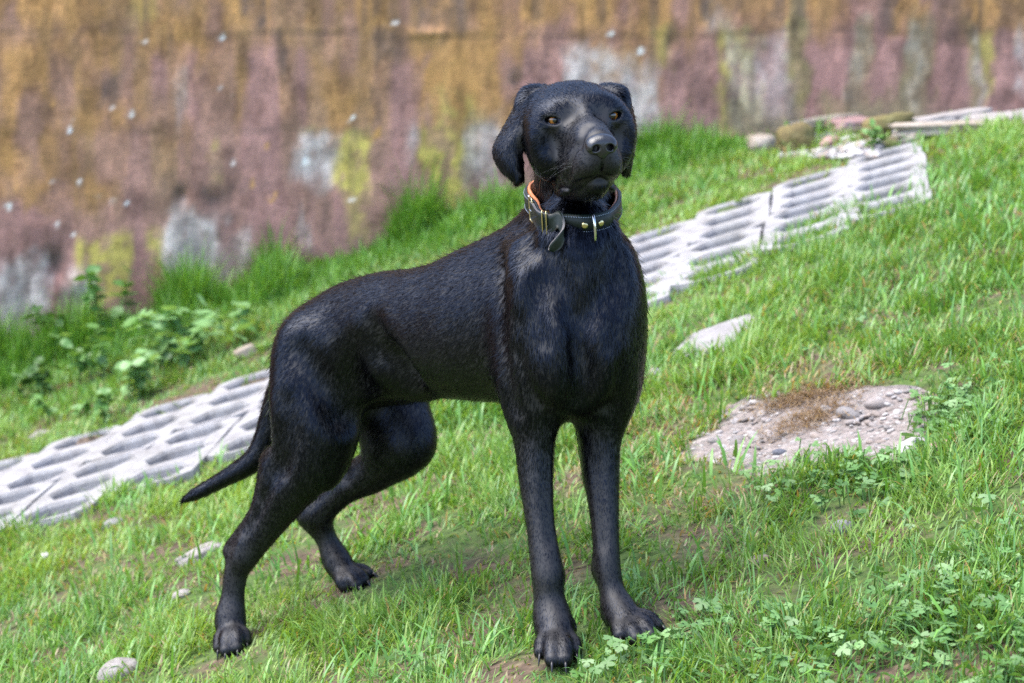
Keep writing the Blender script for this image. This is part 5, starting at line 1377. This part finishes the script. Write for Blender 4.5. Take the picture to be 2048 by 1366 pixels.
WEEDS = [(60, 800, 0.15, 12, 'narrow bluish leafed weed at the wall foot nearest the picture\'s left edge'), (110, 720, 0.20, 16, 'tall dark weed against the wall at the far left'), (170, 770, 0.20, 18, 'bushy leafy weed below the hollow in the wall'), (235, 700, 0.26, 20, 'tallest weed with drooping pale leaf under the yellow lichen patch'),
         (270, 800, 0.13, 18, 'low pale green weed in front of the tall weeds'), (320, 745, 0.18, 22, 'broad bright leafed weed in the middle of the weed patch'), (375, 745, 0.16, 20, 'leafy weed right of the broad bright leafed one'), (425, 715, 0.13, 14, 'last leafy weed of the patch, nearest the dog\'s rump'), (195, 850, 0.10, 16, 'low spreading weed on the lawn side of the patch'), (130, 840, 0.10, 12, 'small weed at the lawn edge left of the low spreading one'),
         (1735, 300, 0.07, 12, 'small green weed in the rubble in front of the kerb'), (1500, 280, 0.10, 12, 'leafy weed beside the pale rock at the left end of the rubble')]
def build_weeds():
    rg = np.random.default_rng(31); lm = []
    for k in range(3):
        v, f = ovate_leaf(0.05 + 0.05 * k); v = v.copy(); v[:, 2] += 0.05 * np.sin(v[:, 1] * 7 + k); me = mesh_np('leaf', v, quads=f); lm.append(me)
    mats = [leaf_mat('weed leaf', 0.3, 0.42, ((0.11, 0.25, 0.06), (0.16, 0.31, 0.085))), leaf_mat('pale weed leaf', 0.3, 0.40, ((0.18, 0.35, 0.12), (0.25, 0.42, 0.17))), leaf_mat('dark weed leaf', 0.25, 0.42, ((0.050, 0.125, 0.030), (0.080, 0.165, 0.045)))]
    sets = [[m.copy() for m in lm] for _ in mats]
    for r, mt in zip(sets, mats):
        for m in r: m.materials.append(mt)
    sm = NT('weed stem').set(Base_Color=(0.12, 0.19, 0.06), Roughness=0.6)
    for wi, (u, v, h, n, label) in enumerate(WEEDS):
        q, d = ground_hit(u, v, ground_z); root = bpy.data.objects.new('weed_plant', None); COL.objects.link(root); root.location = q
        tag(root, label, 'weed', 'leafy weeds along the wall')
        ns = max(2, int(n / 6)); stems = []
        for s in range(ns):
            V, F, k0 = [], [], 0
            az = rg.uniform(0, 6.28); ln = h * rg.uniform(0.65, 1.05); lean = rg.uniform(0.2, 0.9)
            pts = np.array([[math.cos(az) * lean * ln * t * t, math.sin(az) * lean * ln * t * t, ln * t] for t in np.linspace(0, 1, 5)]); pts[:, :2] += rg.normal(0, 0.030, 2); pts[0, 2] = -0.01; stems.append(pts)
            for i, p_ in enumerate(pts):
                r = 0.0026 * (1 - 0.6 * i / 4)
                for j in range(5): V.append(p_ + np.array([math.cos(j * 1.2566), math.sin(j * 1.2566), 0]) * r)
            for i in range(4):
                for j in range(5): F.append((k0 + i * 5 + j, k0 + i * 5 + (j + 1) % 5, k0 + i * 5 + 5 + (j + 1) % 5, k0 + i * 5 + 5 + j))
            link('stem', mesh_from('stem', V, F), sm, root)
        tone = [2, 2, 0, 0, 1, 1, 1, 1, 0, 0, 0, 0][wi]
        for i in range(int(n * 2.7)):
            pts = stems[i % ns]; t = rg.uniform(0.25, 1.0); p_ = np.array([np.interp(t, np.linspace(0, 1, 5), pts[:, j]) for j in range(3)])
            o = link('leaf', sets[tone if rg.random() < 0.7 else int(rg.integers(0, 3))][int(rg.integers(0, 3))], None, root)
            sz = rg.uniform(0.026, 0.054) * (1.15 if tone == 1 else 1.0) * (0.7 if h < 0.11 else 1); o.scale = (sz * rg.uniform(0.75, 1.15), sz * 1.1, sz)
            o.location = p_; o.rotation_euler = (rg.normal(0.1, 0.4), rg.normal(0, 0.35), rg.uniform(0, 6.28))
# ------------------------------------------------------------------ assemble
build_ground(); build_wall(); build_path(); build_stones()
build_dog(); build_collar()
build_weeds(); build_ground_cover(); build_grass()
